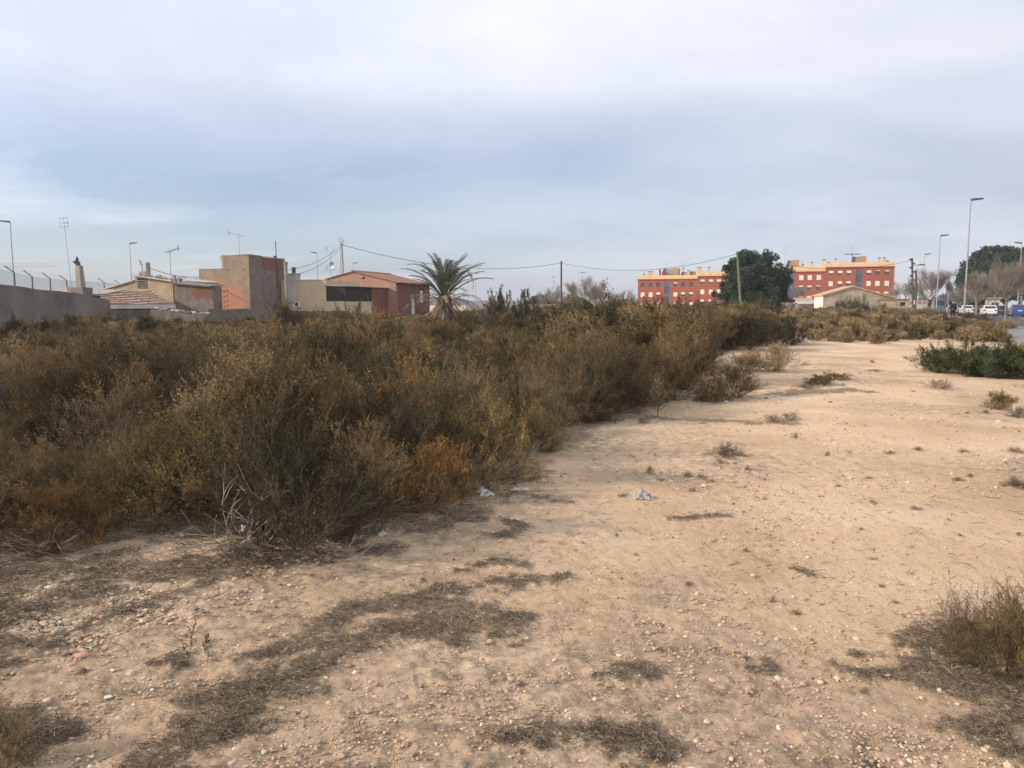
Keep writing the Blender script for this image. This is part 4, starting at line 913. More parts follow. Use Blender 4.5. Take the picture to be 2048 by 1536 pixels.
# ================================================================ APARTMENT BLOCK
REDB = M('terracotta_facade', (.35, .105, .062), (.295, .085, .05), scale=.6, bscale=6, bump=.05, stretch=(1, 1, 2))
OCH = M('ochre_parapet', (.74, .54, .32), (.64, .45, .26), scale=.5, bscale=8, bump=.05, stretch=(1.5, 1, .3))
CORN = M('dark_red_cornice', (.22, .06, .04), bump=0)
SLATE = M('grey_roof_panel', (.33, .32, .33), (.27, .26, .27), bump=0)
BLUEF = M('blue_metal_frame', (.075, .14, .22), (.055, .105, .17), rough=.5, bump=0)
SHUT = M('cream_roller_shutter', (.80, .74, .66), (.74, .68, .60), rough=.6, bump=0, stretch=(1, 1, 12))
OCHB = M('ochre_brown_wall', (.50, .31, .15), bump=0)
AP = Vector((*at(1276, 552, 230)[:2], 0))
def make_apartments():
    t = thing('apartment_block', 'long red apartment block stepping up to the right, with ochre parapets and cream shutters', 'building', AP, RZ)
    BW = 17.1
    red = [8.75, 9.5, 10.45, 11.55]; para = [10.05, 10.85, 12.0, 13.0]; D = 12
    fx = [1.4, 3.75, 5.95, None, 10.9, 13.1, 15.4]; fstrip = 8.45
    # shutter states per block and row, from the top: 1 closed, else fraction
    ST = [[[0, 0, 0, .25, 0, 0], [1, 1, .5, .9, .45, .4], [1, .6, 1, .6, 1, 1]],
          [[.45, .5, .5, 1, .5, .5], [1, 1, 1, 1, .5, 1], [.5, .4, 1, 1, 1, .5]],
          [[1, .5, 1, 1, 1, 1], [1, 1, .5, .3, .35, .2], [.5, 1, 1, .6, .6, 1], [1, 1, 1, 1, 1, 1]],
          [[.5, .5, .5, .5, .15, .25], [1, .55, .45, 1, 1, 1], [1, 1, .5, 1, 1, .5], [1, 1, 1, 1, 1, 1]]]
    for b in range(4):
        x0 = b*BW; holes = []; wins = []
        for r in range(4):
            zc = red[b]-1.42-2.85*r
            if zc < .9: break
            for k, f in enumerate([q for q in fx if q is not None]):
                a0 = f-.6; holes.append((a0, a0+1.2, zc-.68, zc+.68))
                wins.append((x0+a0, zc-.68, ST[b][min(r, len(ST[b])-1)][k]))
        holes.append((fstrip-.75, fstrip+.75, .3, red[b]-.55))
        w = MB(); w.wall((x0, 0, 0), (1, 0, 0), BW, 0, red[b], holes=holes, depth=.22); w.build('facade', REDB, t)
        for x, z, s in wins: window(t, x, z, 1.2, 1.36, 0, s, frame=STEEL, d=.2, sm=SHUT)
        xs = x0+fstrip; m = MB(); zt = red[b]-.55
        m.box(xs-.75, xs-.68, .1, .18, .3, zt); m.box(xs+.68, xs+.75, .1, .18, .3, zt)
        z = .3
        while z < zt-.2: m.box(xs-.68, xs+.68, .1, .18, z, z+.09); z += .71
        m.box(xs-.68, xs+.68, .09, .17, zt-1.3, zt); m.box(xs-.68, xs+.68, .09, .17, zt-4.15, zt-3.3)
        o = m.build('stair_window', BLUEF, t); MB().box(xs-.74, xs+.74, .185, .21, .3, zt).build('pane', GLB, o)
        MB().box(x0-.05 if b == 0 else x0+.02, x0+BW+(.25 if b == 3 else -.0), -.22, .0, red[b]-.02, red[b]+.22).build('cornice', CORN, t)
        p = MB(); p.box(x0+.01, x0+BW-.01, -.06, .25, red[b]+.22, para[b]); p.box(x0+.01, x0+.26, .25, D, red[b]+.22, para[b]); p.box(x0+BW-.26, x0+BW-.01, .25, D, red[b]+.22, para[b])
        p.build('parapet', OCH, t)
        for i in range(7): MB().box(-.07, .07, -.10, -.06, -.07, .07).build('spout', CORN, t, loc=(x0+1.36+i*2.4, 0, red[b]+.68))
        MB().box(x0+.02, x0+BW-.02, .26, D-.01, red[b]-.2, red[b]+.3).build('roof', SLATE, t)
    e = MB(); e.wall((4*BW, 0, 0), (0, 1, 0), D, 0, red[3]); e.wall((0, D, 0), (0, -1, 0), D, 0, red[0]); e.wall((4*BW, D, 0), (-1, 0, 0), 4*BW, 0, 8.7)
    for b in (1, 2, 3): e.wall((b*BW, D, 0), (0, -1, 0), D, red[b-1]-.1, red[b])
    e.build('end_wall', REDB, t)
    MB().tube([(4*BW+.1, -.1, 0), (4*BW+.1, -.1, red[3])], .08, 6).build('downpipe', STEEL, t)
    def X(px, d): return loc_of(px, 545, d, AP, yl=1.5).x
    def dep(px): return 230-(px-1276)/507*21
    def Z(px, py): return at(px, py, dep(px)+1).z
    def chim(px, py, w=.55, cap=True, z0=None):
        x = X(px, dep(px)); z = Z(px, py); m = MB().box(x-w/2, x+w/2, 1.2, 1.2+w, 8.9, z-.25); m.box(x-w*.28, x+w*.28, 1.2+w*.2, 1.2+w*.8, z-.25, z-.12)
        o = m.build('chimney', OCH, t)
        MB().box(x-w*.62, x+w*.62, 1.2-w*.12, 1.2+w*1.12, z-.12, z+.05).build('chimney_cap', CORN, o)
    for q in ((1298, 543), (1302.5, 543), (1377, 540), (1397, 535), (1401.5, 535), (1418, 534.5), (1623.5, 524), (1647, 519), (1656, 524), (1670, 517.5), (1757, 515), (1767.5, 515), (1774, 521)): chim(*q, w=.62 if q[0] != 1647 else .8)
    def stairhead(px0, px1, py, slope=True):
        x0 = X(px0, dep(px0)); x1 = X(px1, dep(px1)); z = Z(px0, py); zb = 8.8
        g = MB(); g.hexa([(x0-.8, 2, zb), (x1-1.0, 2, zb), (x1-1.0, 6, zb), (x0-.8, 6, zb), (x0+.3, 2.2, z), (x1-1.0, 2.2, z), (x1-1.0, 6, z), (x0+.3, 6, z)]); g.build('stair_head', SLATE, t)
        MB().box(x1-1.0+.01, x1+.6, 1.8, 5.5, zb, z+.12).build('stair_head_wall', OCHB, t)
        MB().hexa([(x0-1.25, 1.95, zb), (x0-.85, 1.95, zb), (x0-.85, 5, zb), (x0-1.25, 5, zb), (x0-.1, 1.95, z+.05), (x0+.28, 1.95, z+.05), (x0+.28, 5, z+.05), (x0-.1, 5, z+.05)]).build('stair_head_edge', CORN, t)
    for q in ((1328, 1353, 537), (1365, 1385, 543.5), (1446, 1468, 530), (1576, 1593, 520.5), (1707, 1727, 513)): stairhead(*q)
    x = X(1322, 228); MB().box(x-.5, x-.1, 1, 2, 9.5, 11.9).box(x+.3, x+1.2, 1, 1.4, 9.5, 11.2).build('red_awning', M('red_awning', (.42, .05, .06), bump=0), t)
    for px, py, k in ((1331, 524, 0), (1365, 529, 2), (1447, 513, 0), (1569, 504, 0), (1604, 521, 2), (1704, 495, 1), (1286, 541, 2)):
        x = X(px, dep(px)); antenna_mb(Z(px, py)-10.2, k, .035).build('antenna', STEEL, t, loc=(x, 3, 10.2))
    x = X(1704, 212); z = Z(1704, 507.5); MB().box(x-1.9, x+1.9, 2.4, 3.6, z-.1, z+.18).box(x-.12, x+.12, 2.9, 3.1, 11, z).build('antenna_mast_platform', SLATE, t)  # flat plate built as a platform for the roof antenna mast
make_apartments()
# ================================================================ FARM BUILDINGS
FH = Vector((*at(1646.5, 590.8, 130)[:2], 0)); FRZ = R(-10)
STONEW = M('grey_stone_and_plaster', (.40, .36, .29), (.28, .245, .20), scale=.55, bscale=5, bump=.35, p0=.42, p1=.55)
def make_farm():
    t = thing('farm_house', 'old farmhouse with grey stone gable and bright white side wall, before the red apartments', 'house', FH, FRZ)
    lx = lambda px, d: loc_of(px, 600, d, FH, FRZ).x
    xr = lx(1790, 128); xa = lx(1705, 129.5); za = at(1705, 573.5, 129.5).z; ze = at(1646, 591, 130).z; zr = at(1782, 598, 128).z
    top = lambda a: ze+(za-ze)*a/xa if a < xa else za+(zr-za)*(a-xa)/(xr-xa)
    w = MB(); w.wall((0, 0, 0), (1, 0, 0), xr, 0, za, step=.6, top=top); w.build('gable_wall', STONEW, t)
    s = MB(); s.wall((0, 7, 0), (0, -1, 0), 7, 0, ze, holes=[(5.2, 5.9, .0, 1.9)], depth=.3); s.build('side_wall', M('whitewashed_wall', (.85, .79, .66), (.78, .71, .58), scale=1), t)
    s = MB(); s.wall((xr, 7, 0), (-1, 0, 0), xr, 0, za, step=.6, top=lambda a: top(xr-a)); s.wall((xr, 0, 0), (0, 1, 0), 7, 0, zr); s.build('rear_wall', STONEW, t)
    MB().box(.28, .32, 1.1, 1.8, 0, 1.9).build('door', DKMETAL, t)
    r = MB()
    for x0, z0, x1, z1 in ((-.35, ze-.08, xa, za), (xa, za, xr+.3, zr-.05)):
        r.hexa([(x0, -.3, z0+.01), (x1, -.3, z1+.01), (x1, 7.3, z1+.01), (x0, 7.3, z0+.01), (x0, -.3, z0+.18), (x1, -.3, z1+.18), (x1, 7.3, z1+.18), (x0, 7.3, z0+.18)])
    r.build('roof', M('sandy_clay_tile', (.55, .42, .27), (.42, .31, .20), scale=3), t)
    MB().box(xa-.12, xa+.08, -.03, 0, 2.2, za-.6).build('pilaster', PALE, t)
make_farm()
def make_outhouse():
    loc = Vector((*at(1761, 600, 127)[:2], 0)); t = thing('farm_outhouse', 'small flat roofed pale outhouse with one dark window, beside the utility pole', 'shed', loc, FRZ)
    lx = lambda px, d: loc_of(px, 600, d, loc, FRZ).x
    x1, x2 = lx(1794, 126.5), lx(1818, 126); zt = at(1780, 600, 127).z
    m = MB(); m.wall((0, 0, 0), (1, 0, 0), x1, 0, zt); m.build('lean_to_wall', PLAST, t)
    w0, w1 = lx(1800, 126), lx(1811, 126)
    m = MB(); m.wall((x1, -.2, 0), (1, 0, 0), x2-x1, 0, zt+.05, holes=[(w0-x1, w1-x1, at(1800, 612, 126).z, at(1800, 604, 126).z)], depth=.25); m.wall((x2, -.2, 0), (0, 1, 0), 3.5, 0, zt); m.wall((x2, 3.3, 0), (-1, 0, 0), x2, 0, zt); m.build('wall', M('stained_cream_render', (.50, .43, .32), (.34, .29, .22), scale=.9), t)
    MB().box(w0, w1, .04, .07, at(1800, 612, 126).z, at(1800, 604, 126).z).build('window', DKMETAL, t)
    MB().box(x1-.2, x2+.25, -.4, 3.5, zt+.06, zt+.2).box(-.1, x1-.21, -.15, 3.5, zt+.01, zt+.12).build('roof', TILEOLD, t)
    MB().tube([(w0, 1, zt), (w0, 1, zt+1)], .09, 6).build('chimney', PALE, t)
make_outhouse()
def small_house(name, label, px0, px1, pyt, Y, mat, roofmat, depth=5, rz=FRZ, cat='house', win=(), ridge=0.5, eave=.25):
    loc = Vector((*at(px0, pyt, Y)[:2], 0)); t = thing(name, label, cat, loc, rz)
    x1 = loc_of(px1, pyt, Y, loc, rz).x; z = at(px0, pyt, Y).z
    m = MB(); m.wall((0, 0, 0), (1, 0, 0), x1, 0, z, holes=win and [(x1*a, x1*b, z*c, z*d) for a, b, c, d in win], depth=.2); m.wall((x1, 0, 0), (0, 1, 0), depth, 0, z); m.wall((x1, depth, 0), (-1, 0, 0), x1, 0, z); m.wall((0, depth, 0), (0, -1, 0), depth, 0, z); m.build('wall', mat, t)
    for a, b, c, d in win: MB().box(x1*a, x1*b, .18, .2, z*c, z*d).build('window', DKMETAL, t)
    r = MB().extrude([(-eave, z+.003), (depth/2, z+ridge), (depth+eave, z+.003), (depth+eave, z+.15), (depth/2, z+ridge+.15), (-eave, z+.15)], 'x', -eave, x1+eave); r.build('roof', roofmat, t)
    return t
YST = M('yellow_rubble_stone', (.55, .42, .26), (.38, .28, .17), scale=2.2, p0=.42, p1=.58)
small_house('stone_cottage', 'small yellow stone cottage left of the red apartments', 1232, 1266, 606, 150, YST, TILEOLD, ridge=.7, win=[(.35, .55, .25, .55)])
small_house('stone_ruin', 'low ruined yellow stone walls left of the small stone cottage', 1192, 1220, 614.5, 146, YST, RUB, ridge=.15, depth=3)
small_house('red_roof_cottage', 'low cottage with red tiled roof half hidden under the big pine', 1512, 1548, 605, 150, PALE, TILE, ridge=1.2, rz=R(-60), depth=6)
small_house('low_barn', 'low open shed with dark front and pale roof left of the white farmhouse wall', 1598, 1630, 608, 138, DKWALL, PALE, ridge=.35, depth=4)
small_house('hip_cottage', 'pale cottage roof showing left of the white farmhouse wall', 1596, 1627, 603.5, 146, PLAST, M('sand_tile', (.50, .38, .27), (.35, .26, .19)), ridge=.6, depth=6)
small_house('white_villa', 'bright white villa behind the parked cars, left one', 1938, 1972, 598, 190, WHITE, TILE, ridge=.7, win=[(.3, .42, .3, .7), (.6, .72, .3, .7)], rz=R(-25))
small_house('roadside_kiosk', 'cream building with flat roof and grey shutter behind the white parked car', 1977, 2001, 597, 165, M('cream_wall', (.66, .58, .42)), CREAM, ridge=.05, win=[(.3, .9, .05, .7)], rz=R(-25), cat='building', eave=.6)
small_house('far_cream_house', 'far cream house beyond the bare trees right of the utility pole', 1832, 1856, 606, 230, M('far_cream', (.62, .55, .42)), TILE, ridge=.8, rz=R(-20))
small_house('far_long_house', 'far long pale house behind the road lamps', 1880, 1905, 604, 240, M('far_sand', (.58, .46, .33)), TILE, ridge=.6, rz=R(-20))
wallrun('field_wall', 'long low pale wall at the far edge of the field below the pine', [wp(1488, 617, 118), wp(1545, 616.5, 120), wp(1612, 616.5, 122)], PALE, seed=8)
# ================================================================ ROAD
def strip(name, o0, o1, z0, z1, mat, s0=-75, s1=520, n=40):
    m = MB()
    for i in range(n):
        a, b = s0+(s1-s0)*i/n, s0+(s1-s0)*(i+1)/n
        p = [road_pt(a, o0), road_pt(a, o1), road_pt(b, o1), road_pt(b, o0)]
        m.poly([(q.x, q.y, z1) for q in p])
        if z0 < z1:
            m.poly([(p[0].x, p[0].y, z0), (p[0].x, p[0].y, z1), (p[3].x, p[3].y, z1), (p[3].x, p[3].y, z0)]); m.poly([(p[1].x, p[1].y, z1), (p[1].x, p[1].y, z0), (p[2].x, p[2].y, z0), (p[2].x, p[2].y, z1)])
    return tag(m.build(name, mat), kind='structure')
ASPH = M('asphalt', (.095, .095, .10), (.07, .07, .074), scale=.4, bump=.2, bscale=60)
PAVE = M('pavement_tiles', (.27, .25, .22), (.21, .195, .175), scale=1.2, bump=.1)
strip('road', .75, 12.2, 0, .0, ASPH); strip('pavement', -2.6, .6, -.15, .12, PAVE); strip('kerb', .6, .75, -.1, .125, CONC)
strip('pavement_far', 12.35, 15.5, -.15, .12, PAVE); strip('kerb_far', 12.2, 12.35, -.1, .125, CONC)
m = MB()
for i in range(50):
    p = [road_pt(-60+i*9, 6.3), road_pt(-60+i*9, 6.45), road_pt(-57+i*9, 6.45), road_pt(-57+i*9, 6.3)]; m.poly([(q.x, q.y, .005) for q in p])
tag(m.build('road_marking', WHITE), kind='structure')
# ================================================================ LAMPS, POLES, CABLES
def lamp_proto(double=False):
    h = 12.0; parts = []
    t = thing('street_lamp', 'x', 'street lamp')
    MB().tube([(0, 0, 0), (0, 0, .9), (0, 0, .92), (0, 0, h)], [.13, .125, .105, .05], 10).build('pole', STEEL, t)
    MB().box(-.2, .2, -.2, .2, 0, .04).build('base_plate', STEEL, t)
    for s in ((1, -1) if double else (1,)):
        MB().tube([(0, 0, h-.06), (s*.35, 0, h+.06)], .04, 6).build('bracket', STEEL, t)
        m = MB(); x0, x1 = s*.05, s*1.25; y = .17
        m.hexa([(x0, -y*.7, h-.04), (x1, -y*.5, h+.12), (x1, y*.5, h+.16), (x0, y*.7, h+.02), (x0, -y, h+.20), (x1, -y*.6, h+.28), (x1, y*.6, h+.28), (x0, y, h+.20)]) if s > 0 else m.hexa([(x1, -y*.5, h+.16), (x0, -y*.7, h+.02), (x0, y*.7, h+.02), (x1, y*.5, h+.16), (x1, -y*.6, h+.28), (x0, -y, h+.20), (x0, y, h+.20), (x1, y*.6, h+.28)])
        o = m.build('lamp_head', M('lamp_housing', (.12, .125, .13), bump=0, rough=.4) if not LHM else LHM[0], t)
        if not LHM: LHM.append(o.data.materials[0])
    return t
LHM = []
LP1 = lamp_proto(); LP2 = lamp_proto(True); used = set()
def put_lamp(px, pytop, label, group, rot=0., double=False, H=12.0, loc=None, pxb=None):
    src = LP2 if double else LP1
    k = (609-pytop)*1.0
    Y = (H-EYE)*1558/k; 
    # photo pixel of the head gives the place; lamps stand upright
    if loc is None:
        a = at(px, pytop, Y); loc = Vector((a.x, a.y, 0)); hh = a.z
    else: hh = H
    t = src if double not in used else copy_tree(src)
    used.add(double)
    t.location = (loc.x, loc.y, 0); t.rotation_euler = (0, 0, rot); t.scale = (max(1, hh/12),)*2+(hh/12.25,)
    tag(t, label, 'street lamp', group)
G1 = 'street lamps standing along the road on the right'; G2 = 'street lamps in the distance behind the old houses'; G3 = 'far street lamps in the gap between the palm and the red apartments'
for px, py, lb, rot in ((1942, 396, 'tallest and nearest steel street lamp, on the near pavement beside the walking person', .1), (1881, 469, 'second tallest street lamp, left of the tallest one and above the bare trees', .1), (1850, 507, 'third street lamp of the near row, right beside the leaning utility pole', .1), (1835.5, 528.5, 'fourth street lamp of the near row, seen just right of the utility pole top', .1)):
    put_lamp(px, py, lb, G1, rot)
for px, py, lb, rot in ((2044, 484, 'street lamp at the right edge in front of the big pines, its head pointing left', PI), (1908, 547.5, 'small far street lamp left of the tallest lamp, its head pointing left', PI), (1893, 557, 'smallest far street lamp between the two tallest lamps', PI)):
    put_lamp(px, py, lb, G1, rot)
for px, py, lb, rot in ((20, 441, 'street lamp at the far left edge rising behind the mesh fence', PI), (259, 485, 'street lamp rising behind the derelict plaster house', 0), (634, 504, 'street lamp rising behind the square chimney of the cream house', PI), (706, 525, 'street lamp above the ridge of the gabled brick house', 0),
                        (936, 536, 'street lamp just right of the palm crown, the taller of the two', PI), (951, 546, 'street lamp right of the palm, the shorter of the two', 0)):
    put_lamp(px, py, lb, G2, rot)
for px, py, lb, rot, dbl in ((1104, 563, 'single far street lamp left of the thin wooden pole, lower of the two', 0, False), (1109, 553, 'single far street lamp left of the thin wooden pole, higher of the two', PI, False), (1165, 544, 'double headed street lamp right of the thin wooden pole', 0, True), (1204, 574.5, 'faint single street lamp above the bare trees, the lower one', 0, False), (1220, 568, 'faint single street lamp above the bare trees, the higher one', PI, False)):
    put_lamp(px, py, lb, G3, rot, dbl)
def pole(label, pxt, pyt, pxb, Y, r0, r1, mat, kind, extra=None):
    a = at(pxt, pyt, Y); b = at(pxb, 609, Y); 
    # lean measured between head and eye level
    dx = (a.x-b.x)/(a.z-EYE); base = Vector((b.x-dx*EYE, Y, 0))
    t = thing('utility_pole', label, 'utility pole', base)
    top = Vector((a.x-base.x, 0, a.z)); MB().tube([(0, 0, 0), top*.5, top], [r0, (r0+r1)/2, r1], 8).build('pole', mat, t)
    MB().tube([top*.965+Vector((-.18, 0, 0)), top*.965+Vector((.18, 0, 0))], .05, 5).build('insulator_bracket', DKMETAL, t)
    if extra: extra(t, top)
    return base+top*.965
def ex1(t, top):
    MB().tube([top+Vector((0, 0, -.4)), top+Vector((-.35, 0, .35)), top+Vector((-.1, 0, .45)), top+Vector((.25, 0, -.05))], .05, 5).build('cable_hook', STEEL, t)
    MB().tube([(-.55, 0, 0), top+Vector((-.12, .1, -.3))], .06, 6).build('stay_pole', STEEL, t)
def ex5(t, top):
    m = MB(); rg = random.Random(2)
    for i in range(9): z = top.z*(.96-.07*i); s = 1 if i % 2 else -1; m.box(top.x*z/top.z+s*.06, top.x*z/top.z+s*.34, -.1, .1, z, z+.22)
    m.build('fittings', DKMETAL, t); MB().tube([(.1, 0, 0), (.14, -.1, top.z*.5), (.0, -.08, top.z*.8)], [.22, .17, .1], 7).build('dead_creeper', WOODP, t)
    a = top*.87; MB().tube([a, a+Vector((1.0, 0, .12))], .03, 5).box(a.x+1.0, a.x+1.65, -.12, .12, a.z+.04, a.z+.2).build('lamp_arm', DKMETAL, t)
    MB().box(-.12, .32, -.22, -.12, 1.6, 2.2).build('notice_plate', WHITE, t)
c1 = pole('grey steel utility pole with hooked top behind the gabled brick house', 683.5, 484, 688.5, 86, .13, .09, STEEL, 0, ex1)
c0 = pole('thick short concrete pole between the brick tower and the cream house', 571, 523, 574.5, 60, .15, .13, CONC, 0)
c2 = pole('straight dark wooden pole standing alone left of the bare trees', 1122.5, 522, 1122.5, 114, .16, .12, WOODP, 0)
c3 = pole('leaning wooden pole standing right in front of the big round pine', 1474.5, 503, 1481.5, 94, .20, .14, M('greenish_pole', (.20, .20, .15), (.13, .13, .10), stretch=(4, 4, .5)), 0)
c4 = pole('crooked dark utility pole hung with fittings right of the red apartments', 1824, 516, 1826, 105, .17, .12, WOODP, 0, ex5)
def cable(a, b, sag, label, r=.022):
    pts = [a.lerp(b, i/24)-Vector((0, 0, sag*4*(i/24)*(1-i/24))) for i in range(25)]
    t0 = pts[0]; return tag(MB().tube([p-t0 for p in pts], r, 5).build('overhead_cable', DKMETAL, loc=t0), label, 'cable', 'overhead cables slung between the poles')
cable(c1, c2, 1.6, 'overhead cable from the hooked steel pole across behind the palm', .03)
cable(c2, c3, 1.5, 'overhead cable from the lone wooden pole to the pole before the pine', .026)
cable(c3, c4, 1.5, 'overhead cable from the leaning pole at the pine to the crooked pole', .022)
cable(c0+Vector((0, 0, -.5)), c1, .5, 'upper of the two cables rising to the hooked steel pole', .022); cable(c0+Vector((0, 0, -.95)), c1+Vector((0, 0, -.25)), .6, 'lower of the two cables rising to the hooked steel pole', .022)
cable(at(300, 536, 57), at(400, 553.5, 67), .25, 'upper cable from the derelict roof to the brick tower', .022); cable(at(348, 550, 56), at(400, 557, 67), .1, 'short lower cable running to the left end of the brick tower', .018)
# ================================================================ TREES
def rand_dir(rg, d, spread):
    v = Vector((rg.gauss(0, 1), rg.gauss(0, 1), rg.gauss(0, 1))).normalized(); return (d+v*spread).normalized()
TREEP = {}
def tree_proto(seed, trunk):
    rg = np.random.default_rng(seed); out = []
    n = 7; az = np.arange(n)*2*PI/n+rg.uniform(0, .7, n); e = rg.uniform(.3, 1.25, n); z0 = trunk*rg.uniform(.82, 1.0, n); L = (1-trunk)*rg.uniform(.5, .75, n)
    A = np.stack([np.zeros(n), np.zeros(n), z0], 1); D = np.stack([np.cos(az)*np.cos(e), np.sin(az)*np.cos(e), np.sin(e)], 1); E = A+D*L[:, None]*np.array([1.1, 1.1, 1])
    S = np.stack([A, (A+E)/2+rg.normal(size=(n, 3))*.02, E], 1); w = .018; VV = []; FF = []; off = 0
    for k, ln, w1 in ((0, 0, 0), (6, .30, .008), (6, .19, .005), (5, .12, .003), (4, .075, .0018)):
        if k: S, _ = kids(rg, S, k, ln, .3, .62, .35, .06); 
        ww = w if not k else w1
        ts = np.linspace(0, 1, 4 if k < 1 or ln > .15 else 3); P = np.stack([bez(S, np.full(len(S), t)) for t in ts], 1)
        V, Fq, _ = ribbons(P, np.linspace(ww, ww*.5, len(ts))[None]*np.ones((len(S), 1)), seed); VV.append(V); FF.append(Fq+off); off += len(V)
    return npmesh('limbs', np.concatenate(VV), np.concatenate(FF), smooth=True)
def bare_tree(label, base, h, w, seed, mat, trunk=.35, levels=5, r0=.14, lean=(0, 0), up=.25, group='bare winter trees', twig=.02, forks=3):
    key = (seed % 4, round(trunk*5)/5)
    if key not in TREEP: TREEP[key] = tree_proto(key[0]+50, key[1])
    trunk = key[1]; t = thing('bare_tree', label, 'tree', base, seed*1.3, group)
    th = h*trunk; MB().tube([(0, 0, -.05), (lean[0]*th*.4, 0, th*.5), (lean[0]*th, lean[1]*th, th)], [r0, r0*.75, r0*.55], 8).build('trunk', mat, t)
    o = bpy.data.objects.new('limbs', TREEP[key]); C.objects.link(o); o.parent = t; o.scale = (w*1.15, w*1.15, h); o.location = (lean[0]*th, lean[1]*th, 0)
    if not TREEP[key].materials: TREEP[key].materials.append(mat)
    o.material_slots[0].link = 'OBJECT'; o.material_slots[0].material = mat
    return t
BARK = M('grey_bark', (.33, .30, .27), (.23, .205, .18), bump=0); BARKL = M('pale_bark', (.32, .275, .22), (.22, .185, .15), bump=0)
def B(px, Y, py=640): p = at(px, py, Y); return (p.x, p.y, 0)
bare_tree('dense bare tree between the red apartments and the crooked pole', B(1808, 150), 6.6, 5.5, 1, BARK, .2, 6, .16, up=.2)
bare_tree('bare round tree right of the crooked pole, left one', B(1853, 140), 7.0, 6.5, 2, BARK, .3, 6, .15)
bare_tree('bare round tree right of the crooked pole, larger one under the second lamp', B(1866, 120), 7.0, 6.0, 3, BARK, .42, 6, .17)
bare_tree('low bare tree behind the walking person', B(1909, 150), 5.6, 6, 4, BARK, .25, 6, .14)
bare_tree('low bare tree left of the tallest street lamp', B(1924, 165), 6.0, 6, 5, BARK, .25, 6, .14)
bare_tree('bare tree right of the tallest street lamp before the cream building', B(1952, 105), 5.0, 4, 6, BARKL, .4, 6, .12)
bare_tree('wide bare tree behind the white parked cars', B(1988, 118), 6.8, 6.5, 7, BARK, .3, 6, .16)
bare_tree('wide bare tree above the blue parked car', B(2012, 122), 6.6, 6.5, 8, BARK, .3, 6, .16)
bare_tree('young pale trunked tree forking left at the right edge', tuple(road_pt(-24, .2)), 4.9, 3.0, 9, BARKL, .5, 5, .065)
bare_tree('young slim bare tree on the near pavement right of the tallest lamp', tuple(road_pt(-8, -.2)), 4.0, 2.2, 10, BARKL, .55, 4, .06)
bare_tree('slim pale leaning trunk left of the walking person', tuple(road_pt(12, -1.4)), 3.6, 1.2, 11, BARKL, .7, 4, .06, lean=(-.15, 0))
bare_tree('leftmost bare tree of the thin group behind the lone wooden pole', B(1105, 125), 4.8, 5, 12, BARK, .25, 6, .10)
bare_tree('tallest bare tree of the thin group right of the lone wooden pole', B(1160, 120), 6.3, 6.5, 13, BARK, .22, 6, .13)
bare_tree('rightmost bare tree of the thin group, above the stone ruin', B(1206, 125), 5.4, 6.5, 14, BARK, .25, 6, .12)
bare_tree('tiny bare tree at the foot of the thin group', B(1190, 118), 4.0, 3, 17, BARK, .3, 5, .08)
bare_tree('bare tree at the left foot of the red apartments next to the white farmhouse', B(1596, 150), 5.2, 3, 15, BARK, .3, 5, .10)
bare_tree('bare tree standing before the far pines at the right edge', B(2040, 130), 8.0, 6.5, 16, BARK, .3, 6, .16)
def clump_tree(name, label, base, clumps, nleaf, mat, leaf, cr, trunk_pts, trunk_r, limb_n=10, seed=0, group=None, flat=.75):
    """crown of leafy clumps: clumps = list of (x,y,z,r)"""
    rg = np.random.default_rng(seed); t = thing(name, label, 'tree', base, 0, group)
    tr = MB().tube(trunk_pts, trunk_r, 9); tr.build('trunk', WOODP, t)
    top = Vector(trunk_pts[-1]); lim = MB()
    idx = rg.choice(len(clumps), min(limb_n, len(clumps)), replace=False)
    for i in idx:
        c = Vector(clumps[i][:3]); s = Vector(trunk_pts[-1]).lerp(Vector(trunk_pts[len(trunk_pts)//2]), rg.random()*.7); m_ = s.lerp(c, .5)+Vector((0, 0, .25))
        lim.tube([s, m_, c], [trunk_r[-1]*.6, trunk_r[-1]*.35, .03], 5, cap=False)
    lim.build('limbs', WOODP, t)
    A = np.array(clumps); N = len(A)*nleaf; k = np.repeat(np.arange(len(A)), nleaf)
    v = rg.normal(size=(N, 3)); v /= np.linalg.norm(v, axis=1, keepdims=True)
    rad = A[k, 3]*rg.random(N)**.4; sub = 1+.25*np.sin(v[:, 0]*5+k)*np.cos(v[:, 1]*6+k*2)
    c = A[k, :3]+v*(rad*sub)[:, None]*np.array([1, 1, flat])
    D = v+rg.normal(size=(N, 3))*.8+np.array([0, 0, .3]); D /= np.linalg.norm(D, axis=1, keepdims=True); Sd = np.cross(D, rg.normal(size=(N, 3))); Sd /= np.linalg.norm(Sd, axis=1, keepdims=True)
    L = (leaf*rg.uniform(.6, 1.4, N))[:, None]; V = np.stack([c, c+D*L*.5+Sd*L*.28, c+D*L, c+D*L*.5-Sd*L*.28], 1).reshape(-1, 3)
    tone = np.repeat(np.clip(.45+(rg.random(len(A))[k]-.5)*.6+rg.normal(0, .12, N), 0, 1), 4)
    me = npmesh('crown', V, np.arange(N*4).reshape(-1, 4), {'tone': tone}); linkmesh('crown', me, mat, t); return t
PINE = leafmat('pine_needles', [(0, (.024, .045, .030)), (.4, (.05, .082, .05)), (.75, (.09, .13, .07)), (1, (.15, .18, .09))], trans=.12, objvar=.1)
def dome(rg, n, rx, ry, z0, z1, cr, prof):
    out = []
    for i in range(n):
        u = rg.random(); z = z0+(z1-z0)*u; k = prof(u); a = rg.uniform(0, 2*PI); q = math.sqrt(rg.uniform(.3, 1))*rg.uniform(.88, 1.08)
        out.append((math.cos(a)*rx*k*q, math.sin(a)*ry*k*q, z, cr*rg.uniform(.6, 1.25)*(.6+.4*k)))
    return out
rg = random.Random(12)
pc = at(1506, 609, 108)
